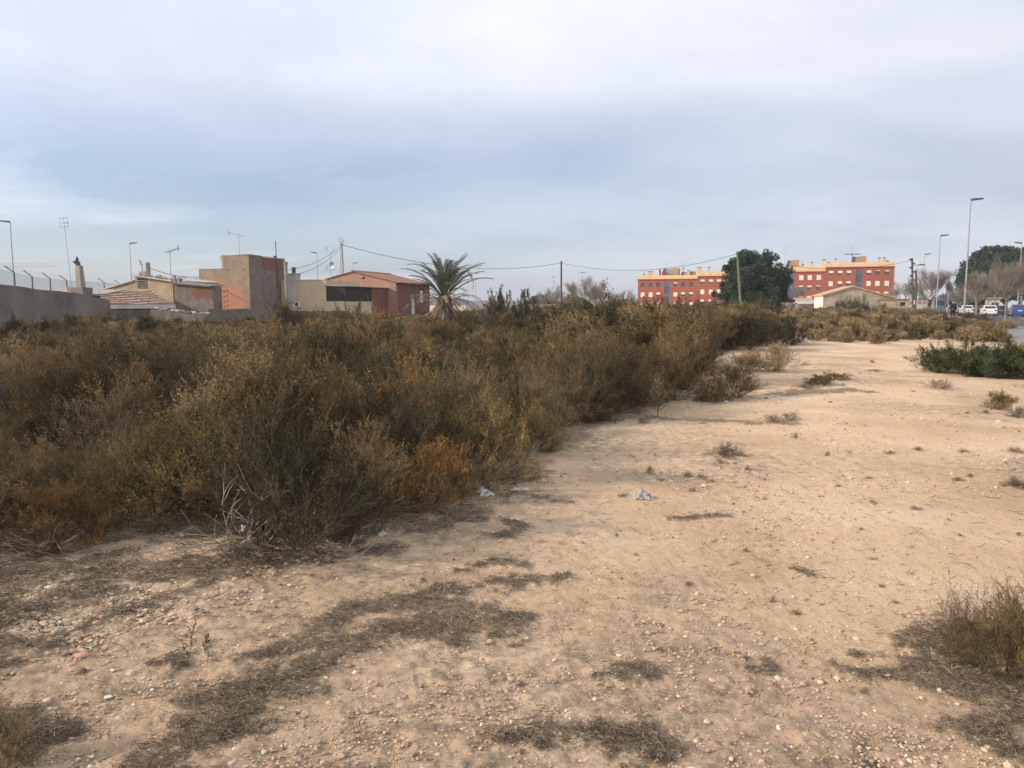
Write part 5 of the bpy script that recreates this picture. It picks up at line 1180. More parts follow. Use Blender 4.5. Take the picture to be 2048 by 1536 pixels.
prof = lambda u: (1.0-.55*abs(u-.18)/.18*.5 if u < .18 else math.sqrt(max(0, 1-((u-.18)/.86)**2.3)))
lob = [q for q in dome(rg, 88, 4.25, 4.0, 1.4, 8.0, 1.0, prof)]
cl = [(a+rg.gauss(0, .55), b+rg.gauss(0, .55), max(.8, c+rg.gauss(0, .42)), rg.uniform(.38, .75)) for a, b, c, _ in lob for k in range(6)]
clump_tree('pine_tree', 'big dark round pine in front of the middle of the red apartments', (pc.x, pc.y, 0), cl, 170, PINE, .28, 1, [(0, 0, -.1), (.1, 0, 1.6), (0, .1, 4), (.1, 0, 6.5)], [.34, .28, .2, .08], 26, 3)
for k, (px, Y, h, w, lb, sd_) in enumerate(((1952, 190, 11.5, 4.0, 'left and lower part of the far dark pines, behind the tallest street lamp', 4), (1985, 185, 15.2, 7.0, 'highest of the far dark pines on the right, above the parked cars', 5), (2040, 180, 14.6, 8.5, 'far dark pine at the right edge of the picture', 6))):
    p = at(px, 609, Y); r_ = random.Random(sd_)
    cl = dome(r_, 150, w, w*.8, h*.22, h*.93, 1.5, lambda u: (.75+.25*u/.4 if u < .4 else math.sqrt(max(0, 1-((u-.4)/.66)**2.2))))
    clump_tree('pine_tree', lb, (p.x, p.y, 0), cl, 230, PINE, .7, 1, [(0, 0, -.1), (.2, 0, h*.3), (0, .1, h*.7)], [.4, .3, .12], 18, 20+k, 'far pines at the right edge')
for k, (px, py, Y, w, lb) in enumerate(((1898, 598, 230, 4.5, 'small far dark round tree left of the walking person'), (1855, 606, 260, 5, 'small far dark tree right of the crooked pole'), (1150, 604, 175, 3.0, 'small dark bushy tree at the foot of the bare trees'), (1085, 606, 160, 3.0, 'small dark bushy tree left of the lone wooden pole'))):
    p = at(px, 609, Y); h = at(px, py, Y).z+1; r_ = random.Random(k+40)
    clump_tree('round_tree', lb, (p.x, p.y, 0), dome(r_, 40, w, w, .5, h, .9, lambda u: math.sqrt(max(0, 1-(u*.95)**2))), 120, PINE, .55, 1, [(0, 0, 0), (0, 0, h*.6)], [.2, .1], 6, 60+k, 'small far dark trees')
# tall loose upright shrubs standing above the scrub
# ---- date palm
def frond_mesh(seed, L, droop, nl=46, ll=.42, dead=False, w=.028):
    rg = np.random.default_rng(seed); m = MB(); pts = []
    # rachis in the xz plane: starts going out and up, curves down by droop
    a = 0.0; p = np.array([0., 0., 0.]); k = 16; ang = 0.0
    for i in range(k+1):
        pts.append(p.copy()); th = -droop*(i/k)**1.6; p = p+np.array([math.cos(th), 0, math.sin(th)])*L/k
    P = np.array(pts); m.tube([tuple(q) for q in P], [.03*(1-.8*i/k)+.004 for i in range(k+1)], 4, cap=False)
    V = list(m.v); Fc = list(m.f)
    for i in range(nl):
        u = .16+.84*(i+.5)/nl; j = min(int(u*k), k-1); q = P[j]+(P[j+1]-P[j])*(u*k-j); T = P[j+1]-P[j]; T /= np.linalg.norm(T)
        nrm = np.array([-T[2], 0, T[0]]); l = ll*(math.sin(min(1, (u-.1)*2.2)*PI/2))*(1.1-.62*u)*rg.uniform(.8, 1.1)
        for s in (1, -1):
            if dead and rg.random() < .35: continue
            d = T*.75+np.array([0, s, 0])*.62+nrm*(.30 if not dead else -.25)+rg.normal(0, .07 if not dead else .25, 3); d /= np.linalg.norm(d)
            side = np.cross(d, nrm); side /= np.linalg.norm(side)
            i0 = len(V); V += [tuple(q), tuple(q+d*l*.5+side*w*.5), tuple(q+d*l-nrm*(.05 if not dead else .12)), tuple(q+d*l*.5-side*w*.5)]; Fc.append((i0, i0+1, i0+2, i0+3))
    me = bpy.data.meshes.new('frond'); me.from_pydata(V, [], Fc); 
    a_ = me.attributes.new('tone', 'FLOAT', 'POINT'); a_.data.foreach_set('value', np.clip(rg.normal(.5, .15, len(V)), 0, 1).astype(np.float32)); me.update(); return me
PALMG = leafmat('palm_green', [(0, (.08, .10, .07)), (.5, (.16, .185, .125)), (1, (.30, .31, .20))], trans=.15, objvar=.4)
PALMD = leafmat('dead_palm_frond', [(0, (.12, .095, .07)), (.5, (.28, .22, .155)), (1, (.45, .36, .25))], trans=.1, objvar=.5)
def palm():
    Y = 45; base = at(889, 609, Y); base.z = 0; t = thing('palm_tree', 'squat date palm with grey green crown and a skirt of dead hanging fronds', 'palm tree', base)
    hz = at(889, 592, Y).z; rg = random.Random(9)
    MB().tube([(0, 0, -.1), (.02, 0, .6), (0, .02, 1.4), (0, 0, hz)], [.34, .42, .45, .36], 12).build('trunk', WOODP, t)
    live = [frond_mesh(i, 2.75+.08*i, (.8, 1.2, 1.6, 1.0)[i], nl=60, ll=.46, w=.034) for i in range(4)]
    dead = [frond_mesh(10+i, 1.9+.2*i, .8+.25*i, nl=34, ll=.36, dead=True, w=.032) for i in range(4)]
    for me in live: me.materials.append(PALMG)
    for me in dead: me.materials.append(PALMD)
    n = 46
    for i in range(n):
        az = i*2.39996+rg.uniform(-.15, .15); u = i/n; el = R(87-50*u**1.1+rg.uniform(-6, 6))
        o = bpy.data.objects.new('frond', live[rg.randrange(4)]); C.objects.link(o); o.parent = t
        o.location = (math.cos(az)*.12, math.sin(az)*.12, hz+.1-.25*u); o.rotation_euler = (rg.uniform(-.3, .3), -el, az); s = rg.uniform(.78, 1.08)*(1-.12*(u < .12)); o.scale = (s, s, s)
    for i in range(52):
        az = i*2.39996; el = R(rg.uniform(-70, 0) if i > 14 else rg.uniform(-10, 30))
        o = bpy.data.objects.new('dead_frond', dead[rg.randrange(4)]); C.objects.link(o); o.parent = t
        z0 = hz-.15-.7*rg.random()*(i > 12); o.location = (math.cos(az)*.33, math.sin(az)*.33, z0); o.rotation_euler = (rg.uniform(-.4, .4), -el, az); s = rg.uniform(.75, 1.12); o.scale = (s, s, s)
    f = bpy.data.objects.new('broken_dry_frond', dead[3]); C.objects.link(f); f.parent = t; f.location = (1.2, -.2, hz+1.5); f.rotation_euler = (0, R(40), 0); f.scale = (.55,)*3; f['label'] = 'broken pale dry frond tip hanging at the right of the crown'
palm()
INDIV.append((-3.9, 45, 1.6))
for px, Y, lb, sd_ in ((1146, 118, 'tiny distant palm right of the lone wooden pole', 1),):
    b = at(px, 609, Y); t = thing('palm_tree', lb, 'palm tree', (b.x, b.y, 0)); rg = random.Random(sd_)
    MB().tube([(0, 0, 0), (0, 0, 1.8)], [.3, .3], 8).build('trunk', WOODP, t); me = frond_mesh(77, 1.8, .9, nl=16, ll=.5, w=.09); me.materials.append(PALMD)
    for i in range(26):
        o = bpy.data.objects.new('frond', me); C.objects.link(o); o.parent = t; o.location = (0, 0, 1.8); o.rotation_euler = (0, -R(80-75*i/26), i*2.4)
# ================================================================ PERSON AND CARS
def person():
    p = at(1905.5, 637, 82); t = thing('person', 'person walking away along the pavement in a dark jacket, dark trousers and grey hair', 'person', (p.x, p.y, .12), R(-20))
    J = {'pel': (0, 0, .93), 'ch': (0, .02, 1.28), 'nk': (0, .03, 1.48), 'hd': (0, .05, 1.58), 'ht': (0, .05, 1.70), 'ls': (-.19, .02, 1.42), 'rs': (.19, .02, 1.42), 'le': (-.26, -.02, 1.14), 're': (.26, .05, 1.14), 'lw': (-.25, .08, .90), 'rw': (.25, -.02, .90), 'lf': (-.25, .13, .80), 'rf': (.25, .02, .80),
         'lh': (-.10, 0, .88), 'rh': (.10, 0, .88), 'lk': (-.11, .10, .50), 'rk': (.11, -.03, .50), 'la': (-.11, .02, .09), 'ra': (.11, -.22, .14), 'lt': (-.12, .20, .03), 'rt': (.12, -.06, .05)}
    Rd = {'pel': .17, 'ch': .19, 'nk': .07, 'hd': .095, 'ht': .085, 'ls': .10, 'rs': .10, 'le': .07, 're': .07, 'lw': .05, 'rw': .05, 'lf': .035, 'rf': .035, 'lh': .12, 'rh': .12, 'lk': .075, 'rk': .075, 'la': .055, 'ra': .055, 'lt': .04, 'rt': .04}
    Ed = [('pel', 'ch'), ('ch', 'nk'), ('nk', 'hd'), ('hd', 'ht'), ('ch', 'ls'), ('ch', 'rs'), ('ls', 'le'), ('rs', 're'), ('le', 'lw'), ('re', 'rw'), ('lw', 'lf'), ('rw', 'rf'), ('pel', 'lh'), ('pel', 'rh'), ('lh', 'lk'), ('rh', 'rk'), ('lk', 'la'), ('rk', 'ra'), ('la', 'lt'), ('ra', 'rt')]
    def skin(name, ks, grow, mat):
        ks = [k for k in J if k in ks]; me = bpy.data.meshes.new(name); me.from_pydata([J[k] for k in ks], [(ks.index(a), ks.index(b)) for a, b in Ed if a in ks and b in ks], [])
        o = linkmesh(name, me, mat, t); md = o.modifiers.new('skin', 'SKIN'); 
        for i, k in enumerate(ks): me.skin_vertices[0].data[i].radius = (Rd[k]+grow,)*2; me.skin_vertices[0].data[i].use_root = (i == 0)
        o.modifiers.new('sub', 'SUBSURF').levels = 1; o.modifiers['sub'].render_levels = 2; return o
    skin('body', set(J), 0, M('skin', (.42, .26, .19), bump=0)); skin('jacket', {'pel', 'ch', 'ls', 'rs', 'le', 're', 'lw', 'rw', 'nk', 'lh', 'rh'}, .025, M('dark_jacket', (.018, .022, .03), bump=0)); skin('trousers', {'pel', 'lh', 'rh', 'lk', 'rk', 'la', 'ra'}, .018, M('dark_trousers', (.02, .02, .024), bump=0))
    skin('shoes', {'la', 'lt'}, .02, DKMETAL); skin('shoes', {'ra', 'rt'}, .02, DKMETAL)
    V = ICO*np.array([.105, .115, .10]); linkmesh('hair', npmesh('hair', V, ICF, smooth=True), M('grey_hair', (.38, .36, .34), bump=0), t, loc=(0, .04, 1.70))
person()
def car(label, loc, rz, paint, L=4.2, Wd=1.8, H=1.5, suv=False, detail=True):
    t = thing('parked_car', label, 'car', loc, rz, 'cars parked along the far side of the road')
    # local: y forward, rear at y=0 (towards the camera)
    g = .22 if suv else .17; bl = .62*H
    prof = [(.05, .45), (.02, .75), (.08, bl), (.42, bl+.06), (.95, bl+.02), (L-1.15, bl-.04), (L-.25, bl-.22), (L, .55), (L-.04, .35), (L-.3, g), (.25, g), (.06, .34)]
    cab = [(.16, bl), (.55, H-.07), (1.0, H), (L-2.2, H-.02), (L-1.25, bl-.05)]
    m = MB(); hw = Wd/2
    def loft(prof, w0, w1, zc):
        n = len(prof); i = len(m.v)
        sh = lambda z: w0 if z < zc else w0+(w1-w0)*(z-zc)/(H-zc+1e-6)
        for s, k in ((-1, 1.0), (1, 1.0)):
            m.v += [(s*sh(z), y, z) for y, z in prof]
        m.f.append(tuple(i+k for k in range(n))); m.m.append(0); m.f.append(tuple(i+n+k for k in range(n-1, -1, -1))); m.m.append(0)
        for k in range(n): m.f.append((i+k, i+n+k, i+n+(k+1) % n, i+(k+1) % n)); m.m.append(0)
    loft(prof, hw, hw*.97, bl)
    loft([(.10, bl-.05)]+cab+[(L-1.2, bl-.06)], hw*.96, hw*.76, bl)
    b = m.build('body', paint, t); bv = b.modifiers.new('bevel', 'BEVEL'); bv.width = .06; bv.segments = 2; bv.limit_method = 'ANGLE'
    def wz(z): return hw*.96+(hw*.76-hw*.96)*(z-bl)/(H-bl)
    za, zb = bl+.08, H-.12
    q = lambda z: .16+(.55-.16)*(z-bl)/(H-.07-bl)-.02
    MB().hexa([(-wz(za)+.1, q(za), za), (wz(za)-.1, q(za), za), (wz(za)-.1, q(za)+.1, za), (-wz(za)+.1, q(za)+.1, za), (-wz(zb)+.1, q(zb), zb), (wz(zb)-.1, q(zb), zb), (wz(zb)-.1, q(zb)+.1, zb), (-wz(zb)+.1, q(zb)+.1, zb)]).build('rear_window', GLS, t)
    for s in (-1, 1):
        MB().poly([(s*(wz(za)+.012), .7, za-.05), (s*(wz(za)+.012), L-1.75, za-.05), (s*(wz(zb)+.012), L-2.35, zb), (s*(wz(zb)+.012), .95, zb)][::s]).build('side_window', GLS, t)
        MB().box(min(s*hw*.62, s*(hw-.03)), max(s*hw*.62, s*(hw-.03)), -.005, .1, bl-.26, bl-.06).build('tail_light', M('tail_light', (.35, .02, .02), rough=.3, bump=0) if not TLM else TLM[0], t)
        if not TLM: TLM.append([c for c in t.children if c.name.startswith('tail_light')][0].data.materials[0])
        MB().box(min(s*hw, s*(hw+.18)), max(s*hw, s*(hw+.18)), L-1.75, L-1.6, bl, bl+.14).build('mirror', paint, t)
        for y in (.75, L-.85):
            o = MB().tube([(s*(hw-.22), y, .32), (s*(hw+.01), y, .32)], .32, 16).build('wheel', DKMETAL, t); MB().tube([(s*(hw+.005), y, .32), (s*(hw+.02), y, .32)], .2, 10).build('rim', STEEL, o)
    MB().box(-hw*.85, hw*.85, -.03, .12, .3, .52).build('bumper', paint, t); MB().box(-.26, .26, -.035, -.01, bl-.28, bl-.17).build('number_plate', WHITE, t)
TLM = []
def paint(n, c): return M(n, c, c, rough=.25, bump=0)
WP = paint('white_car_paint', (.75, .75, .74)); BP = paint('blue_car_paint', (.03, .10, .30)); GP = paint('dark_grey_car_paint', (.05, .055, .06)); SP = paint('silver_car_paint', (.42, .43, .45)); KP = paint('brown_grey_paint', (.10, .09, .085))
hz = math.atan2(-RW.x, RW.y)
def rc(px, Y, off, *a, **k):
    # along the far kerb line: solve the along-road distance from the depth
    s = (Y-RO.y+RN.y*0-off*RN.y)/RW.y; p = road_pt(s, off, 0); car(a[0], (p.x, p.y, 0), hz, *a[1:], **k)
rc(0, 104, 8.8, 'blue hatchback parked nearest, at the right end of the row', BP, L=4.3, Wd=1.85, H=1.6, suv=True)
rc(0, 112, 6.2, 'white car parked just left of the blue car', WP, H=1.5)
rc(0, 121, 8.8, 'dark grey car parked behind the large white car', KP, H=1.45)
rc(0, 126, 4.6, 'white car partly behind the tallest street lamp post', WP, H=1.48)
rc(0, 150, 4.4, 'small far white car right of the walking person', WP, H=1.5)
rc(0, 152, 8.8, 'small dark car far down the row behind the lamp post', GP)
rc(0, 168, 3.4, 'far dark car left of the walking person', GP)
rc(0, 190, 3.6, 'far silver car left of the walking person under the bare trees', SP)
rc(0, 190, 8.8, 'far dark car on the right side of the road beyond the others', KP)
def van():
    p = road_pt(75, 1.6); t = thing('panel_van', 'tall blue grey van far down the road beside the second street lamp', 'van', (p.x, p.y, 0), hz, None); b = paint('blue_grey_van', (.10, .17, .26))
    MB().extrude([(0, .35), (0, 2.5), (3.8, 2.55), (4.5, 1.6), (5.2, 1.3), (5.25, .4)], 'x', -1, 1).build('body', b, t)
    MB().box(-.8, -.06, -.02, .0, 1.4, 2.2).box(.06, .8, -.02, .0, 1.4, 2.2).build('rear_window', GLS, t)
    for s in (-1, 1):
        for y in (.9, 4.3): MB().tube([(s*.75, y, .36), (s*1.01, y, .36)], .36, 14).build('wheel', DKMETAL, t)
        MB().box(min(s*.85, s*.98), max(s*.85, s*.98), -.03, 0, .8, 1.3).build('tail_light', TLM[0], t)
van()
def road_sign():
    p = road_pt(30, .1); t = thing('small_lantern_post', 'short post with dark lantern head just left of the walking person', 'lantern', (p.x, p.y, .12))
    MB().tube([(0, 0, 0), (0, 0, 3.4)], .05, 6).build('pole', STEEL, t); MB().tube([(0, 0, 3.4), (0, 0, 3.5), (0, 0, 3.85), (0, 0, 3.98)], [.1, .2, .26, .05], 8).build('lamp_head', DKMETAL, t)
road_sign()
def hills():
    V = []; Fc = []; n = 120
    for i in range(n+1):
        a = R(-32+64*i/n); x, y = math.sin(a)*1050, math.cos(a)*1050
        h = 3.5+8*float(fbm(np.array([i*.11]), np.array([3.3]), 7, 4)[0])*(1.2 if a < 0 else .7)
        V += [(x, y, -8), (x, y, h), (x*1.25, y*1.25, -8)]
    for i in range(n):
        a = i*3; Fc += [(a, a+3, a+4, a+1), (a+1, a+4, a+5, a+2)]
    me = npmesh('hills', V, Fc, smooth=True); tag(linkmesh('hills', me, M('blue_grey_hills', (.16, .17, .16), (.12, .13, .12), scale=.012, bump=0)), kind='structure')
hills()
# ================================================================ INDIVIDUAL SHRUBS (placed where the photo shows each foot)
def shr(px, py, h, w, kind, mat, label, rot=0., name='shrub', cat='shrub', group=None, wood=None, Y=None):
    p = gp(px, py) if Y is None else Vector((at(px, 609, Y).x, Y, 0))
    if Y is not None: p.z = gz(p.x, p.y)
    INDIV.append((p.x, p.y, w*.8)); return add_shrub(name, kind, mat, p-Vector((0, 0, .015)), h, w, rot, label, cat, group, wood)
GE = 'shrubs along the front edge of the thicket'
for a in [
 (600, 1088, .98, 1.0, 'near4', 'dark', 'large dark olive shrub on the thicket front, overhanging the bare pale branches'),
 (455, 1035, .95, .9, 'near0', 'olive', 'olive shrub with yellowish tips behind the curled bare branches'),
 (300, 1030, .78, .8, 'near1', 'olive', 'yellowish olive shrub left of the curled bare branches'),
 (130, 1085, .50, .60, 'near2', 'orange', 'low bright orange shrub on the stony ground at the left'),
 (20, 1060, .62, .6, 'near3', 'brown', 'brown sparse shrub at the left edge above the stones'),
 (745, 1030, .72, .68, 'near0', 'brown', 'brown shrub above the crumpled tissue'),
 (868, 1012, .62, .62, 'near2', 'orange', 'orange brown shrub left of the white crumpled plastic'),
 (960, 965, .85, .8, 'near1', 'olive', 'olive shrub with orange top left of the sandy clearing'),
 (1065, 898, .55, .6, 'near3', 'olive', 'low dark olive shrub arching over the sand'),
 (1120, 850, .62, .72, 'dry0', 'tan', 'pale tan dry shrub between the darker shrubs at the thicket edge'),
 (1215, 822, 1.15, 1.0, 'near4', 'dark', 'tall dark shrub left of the small yellow sapling'),
 (1345, 800, 1.25, 1.25, 'near3', 'brown', 'tall red brown shrub behind the small yellow sapling'),
 (1468, 795, .72, .68, 'near2', 'brown', 'rounded brown shrub at the thicket corner, right of the tall brown one'),
 (1425, 800, .42, .5, 'near0', 'olive', 'low olive shrub at the foot of the rounded brown shrub'),
 (1548, 742, .82, 1.0, 'near2', 'tan', 'rounded tan shrub standing on the sand at the end of the thicket'),
 (1490, 742, .55, .7, 'mid3', 'tan', 'small tan shrub left behind the rounded tan one'),
 ]: shr(*a, rot=a[0]*.37, group=GE)
shr(1500, 700, 1.35, 1.9, 'mid0', 'dark', 'broad dark green shrub at the back right of the thicket', .5); shr(1575, 690, 1.1, 1.3, 'mid2', 'dark', 'dark shrub at the far right end of the thicket', 1.5); shr(1420, 700, 1.5, 1.7, 'mid3', 'brown', 'broad brown shrub behind the thicket corner', 2.5)
GG = 'lush green shrubs on the bank at the right edge'
for i, (px, py, h, w, lb) in enumerate([(1880, 744, .66, .75, 'leftmost lush green shrub of the row on the right bank'), (1935, 749, .78, .95, 'second lush green shrub from the left on the right bank'), (1995, 752, .80, .95, 'third lush green shrub from the left on the right bank'), (2060, 755, .85, 1.0, 'lush green shrub on the right bank, cut by the picture edge')]):
    shr(px, py, h, w, 'lush%d' % (i % 3), 'green', lb, i*1.3, group=GG)
# shrubs at the lower corners
shr(2010, 1352, .42, .32, 'near0', 'olive', 'olive green shrub at the lower right edge, the leafiest one', .7); shr(2085, 1330, .46, .40, 'dry0', 'olive', 'olive brown shrub cut by the lower right picture edge', 2.2)
shr(1935, 1300, .30, .22, 'dry1', 'brown', 'thin brown twiggy shrub left of the leafy one at the lower right', 1.1)
shr(12, 1530, .25, .2, 'near1', 'tan', 'small yellowish shrub at the lower left corner', .2)
# tall shrubs standing above the mass
for px, Y, h, w, kd, mt, lb in [
 (575, 33, 1.75, 1.6, 'mid0', 'dark', 'tall dark green shrub before the cement wall, left of the cream house'), (640, 36, 1.6, 1.4, 'mid1', 'dark', 'dark green shrub below the shade cloth terrace'), (712, 38, 1.75, 1.0, 'mid2', 'dark', 'upright dark shrub before the red brick annex'),
 (985, 37, 2.25, 1.5, 'upright0', 'grey', 'tall grey green bush with upright tips, left one right of the palm'), (1003, 38, 2.7, 1.6, 'upright1', 'grey', 'tallest grey green bush with upright tips right of the palm'), (1052, 40, 2.5, 1.7, 'upright2', 'grey', 'tall grey green bush with upright tips left of the lone pole'), (1025, 39, 1.9, 1.6, 'upright1', 'grey', 'lower grey green bush between the two taller upright ones'),
 (1240, 45, 1.95, 2.1, 'mid0', 'dark', 'broad dark green shrub in front of the stone cottage'), (1290, 47, 1.9, 2.0, 'mid1', 'dark', 'dark shrub at the left foot of the red apartments'), (1120, 34, 1.55, 1.5, 'mid2', 'dark', 'dark bush at the foot of the lone wooden pole'), (925, 44, 1.5, 1.2, 'mid1', 'dark', 'dark bush just right of the palm skirt'),
 (1430, 62, 2.2, 2.0, 'mid3', 'dark', 'dark shrub at the left foot of the big pine'), (1525, 88, 2.4, 2.4, 'mid0', 'dark', 'dark shrub right of the leaning wooden pole'), (1715, 100, 3.2, 2.6, 'mid1', 'dark', 'dark bushes with upright tips before the farmhouse gable, tallest one'), (1765, 104, 1.8, 2.4, 'mid2', 'dark', 'low dark bush before the pale outhouse'), (1680, 100, 2.2, 1.8, 'mid0', 'dark', 'dark bush before the left part of the farmhouse gable'),
 (1935, 66, 1.1, 1.8, 'mid0', 'dark', 'dark roadside shrub at the foot of the tallest street lamp'), (1965, 58, 1.05, 1.4, 'mid2', 'brown', 'brown roadside shrub below the white cars'), (1985, 44, .9, 1.2, 'mid1', 'olive', 'yellow green roadside shrub behind the lush green ones'), (2022, 48, .8, 1.2, 'mid3', 'tan', 'tan roadside shrub at the right edge'),
 ]: shr(px, 0, h, w, kd, mt, lb, px*.1, Y=Y)
# thin tall twiggy plants before the grey wall
for px, Y, h, w, lb in [(208, 20, 1.75, 1.1, 'tall thin twiggy plant before the grey wall'), (330, 24, 1.2, 1.0, 'twiggy plant below the tiled roof'), (130, 20, 1.15, .8, 'thin twiggy plant before the left part of the grey wall')]:
    shr(px, 0, h, w, 'twiggy%d' % (px % 2), 'grey', lb, 1, name='twiggy_plant', cat='plant', Y=Y)
# small tufts on the open sand
GT = 'small tufts scattered over the open sand'
for px, py, h, w, kd, mt, lb in [
 (1455, 912, .17, .27, 'near0', 'grey', 'small grey green tuft in the middle of the sand'), (1578, 840, .16, .24, 'dry1', 'olive', 'small dry tuft with a leafy right end beside its long thin shadow'), (1545, 842, .12, .3, 'dry0', 'tan', 'pale dry tuft beside the long thin shadow'),
 (1640, 778, .22, .5, 'mid2', 'olive', 'low spreading tuft right of the rounded brown shrub'), (1668, 768, .20, .45, 'mid1', 'brown', 'low brown tuft at the end of the spreading one'), (1612, 782, .12, .4, 'dry2', 'tan', 'flat dry tuft left of the spreading one'), (1750, 742, .08, .28, 'dry1', 'brown', 'flat dead stalks lying on the pale track'),
 (1878, 782, .22, .38, 'dry1', 'brown', 'dry brown tuft below the lush green shrubs'), (1998, 818, .30, .40, 'mid0', 'olive', 'olive tuft at the right edge above the pale litter'), (2035, 836, .18, .3, 'dry0', 'brown', 'dry tuft beside the pale litter at the right edge'), (1375, 950, .06, .09, 'dry0', 'tan', 'tiny dry yellow tuft, left of two'), (1402, 953, .06, .08, 'dry1', 'tan', 'tiny dry yellow tuft, right of two'),
 (2025, 972, .09, .20, 'near3', 'grey', 'low grey green tuft at the right edge'), (1735, 868+90, .04, .09, 'dry2', 'brown', 'tiny flat tuft of brown stalks on the right of the sand'), (1495, 940, .07, .08, 'dry1', 'brown', 'tiny brown tuft right of the grey green one'), (1300, 945, .10, .07, 'dry2', 'tan', 'tiny thin tuft left of the two yellow ones'),
 (1915, 962, .05, .12, 'dry0', 'brown', 'tiny dry stalks near the right edge'), (1780, 905, .05, .1, 'dry1', 'brown', 'tiny brown stalks on the pale track'), (1590, 875, .10, .06, 'dry2', 'olive', 'tiny upright sprig below the long thin shadow'), (1930, 905, .06, .12, 'dry2', 'brown', 'sparse dry stalks below the olive tuft on the right'),
 (1590, 1232, .05, .05, 'dry2', 'olive', 'tiny green grey sprig on the bare foreground'), (1545, 1205, .06, .03, 'dry1', 'brown', 'tiny brown stalk on the bare foreground'), (1285, 845, .12, .13, 'dry1', 'tan', 'tiny dry tuft at the foot of the yellow sapling'), (1745, 1120, .03, .07, 'dry0', 'brown', 'flat dead sprig lying on the sand'), (1655, 912, .07, .05, 'dry0', 'brown', 'tiny stalks in the middle of the track'),
 (2030, 905, .08, .15, 'dry1', 'brown', 'sparse dry tuft at the right edge under the pale litter')]:
    shr(px, py, h, w, kd, mt, lb, px*.21, name='tuft', cat='tuft', group=GT)
# saplings and sprigs
def sprig(name, label, px, py, h, seed, mat, nb=14, spread=.5, leaf=.012, r=.004, cat='plant', lean=0., nleaf=9):
    rg = np.random.default_rng(seed); p = gp(px, py); t = thing(name, label, cat, p); m = MB(); V = []; tips = []
    st_ = Vector((lean*h, 0, h)); pts = [Vector((0, 0, -.01)), st_*.35+Vector((.03*h, .02*h, 0)), st_*.7+Vector((-.02*h, 0, 0)), st_]; m.tube(pts, [r, r*.8, r*.55, r*.3], 5)
    for i in range(nb):
        u = .15+.8*i/nb; q = st_*u; a = i*2.4; L = spread*h*(1.05-u)*rg.uniform(.6, 1.1); e = q+Vector((math.cos(a)*L*.8, math.sin(a)*L*.8, L*.75)); mid = q.lerp(e, .5)+Vector((math.cos(a)*L*.12, math.sin(a)*L*.12, 0)); m.tube([q, mid, e], [r*.5, r*.4, r*.25], 4, cap=False); tips.append((q, mid, e))
    m.build('stem', MAT_WOOD, t)
    tips.append((pts[1], pts[2], pts[3])); out = []
    for q, mid, e in tips:
        for k in range(nleaf):
            u = (k+.5)/nleaf; c = np.array(bez(np.array([q, mid, e])[None], np.array([u]))[0]); d = rg.normal(size=3)+np.array([0, 0, .5]); d /= np.linalg.norm(d); s = np.cross(d, rg.normal(size=3)); s /= np.linalg.norm(s); l = leaf*rg.uniform(.6, 1.3)
            out += [c, c+d*l*.5+s*l*.25, c+d*l, c+d*l*.5-s*l*.25]
    me = npmesh('foliage', out, np.arange(len(out)).reshape(-1, 4), {'tone': np.repeat(np.clip(rg.normal(.5, .18, len(out)//4), 0, 1), 4)}); linkmesh('foliage', me, LM[mat], t)
    INDIV.append((p.x, p.y, .2)); return t
sprig('sapling', 'small yellow cone shaped sapling at the thicket edge', 1315, 832, .58, 1, 'tan', 40, .62, .022, .008, nleaf=16)
sprig('sprig', 'thin upright olive sprig on the foreground sand, left one', 372, 1335, .20, 2, 'olive', 12, .6, .011, .0022, lean=.25)
sprig('sprig', 'thin green sprig beside the dark litter mat, right of the other', 415, 1330, .14, 3, 'green', 9, .5, .012, .0016)
sprig('sprig', 'faint thin green sprig at the end of the long litter mat', 1130, 1300, .17, 4, 'olive', 9, .8, .007, .0012, lean=-.3)
sprig('sprig', 'tall bare brown sprig standing above the lower right shrubs', 1925, 1285, .37, 5, 'brown', 12, .42, .007, .0022, lean=-.25)
sprig('sprig', 'small brown sprig beside the thin shrub at the lower right', 1890, 1275, .19, 6, 'brown', 9, .5, .007, .0016, lean=-.15)
# curled bare pale branches and dead brush
def brush(label, px, py, n, L, seed, curl=1.2, mat=None, r=.0035, up=.9, bias=(0, 0)):
    rg = random.Random(seed); p = gp(px, py); t = thing('bare_branches', label, 'branches', p); m = MB()
    for i in range(n):
        a = rg.uniform(0, 2*PI); d = Vector((math.cos(a)+bias[0], math.sin(a)*.7+bias[1], rg.uniform(.2, up))).normalized(); q = Vector((rg.gauss(0, .06), rg.gauss(0, .06), 0)); pts = [q]; l = L*rg.uniform(.5, 1); c = rg.uniform(-curl, curl)
        for k in range(9):
            d = (Matrix.Rotation(c/9, 3, Vector((rg.uniform(-.3, .3), 1, .4)).normalized()) @ d+Vector((rg.gauss(0, .06), rg.gauss(0, .06), rg.gauss(0, .05)))).normalized(); q = q+d*l/9; pts.append(Vector((q.x, q.y, max(q.z, .008))))
            if k in (3, 5, 6) and rg.random() < .75:
                e = [pts[-1]]; dd = rand_dir(rg, d, .6)
                for j in range(4): dd = rand_dir(rg, dd, .15); e.append(e[-1]+dd*l*.09)
                m.tube([Vector((v.x, v.y, max(v.z, .006))) for v in e], [r*.5]*3+[r*.3]*2, 4, cap=False)
        m.tube(pts, [r*(1-.65*k/9) for k in range(10)], 5, cap=False)
    m.build('twigs', mat or MAT_PALEWOOD, t); return t
brush('tangle of pale curled bare branches before the large dark shrub', 505, 1100, 26, .66, 3, 3.4, r=.0045, bias=(.1, -.2))
brush('small heap of pale bare twigs beside the tissue', 700, 1105, 14, .32, 4, 1.0, r=.003, up=.6)
brush('thin pale arching stalks leaning out over the white plastic', 1000, 962, 7, .75, 5, 1.2, r=.003, up=.5, bias=(1, -.6))
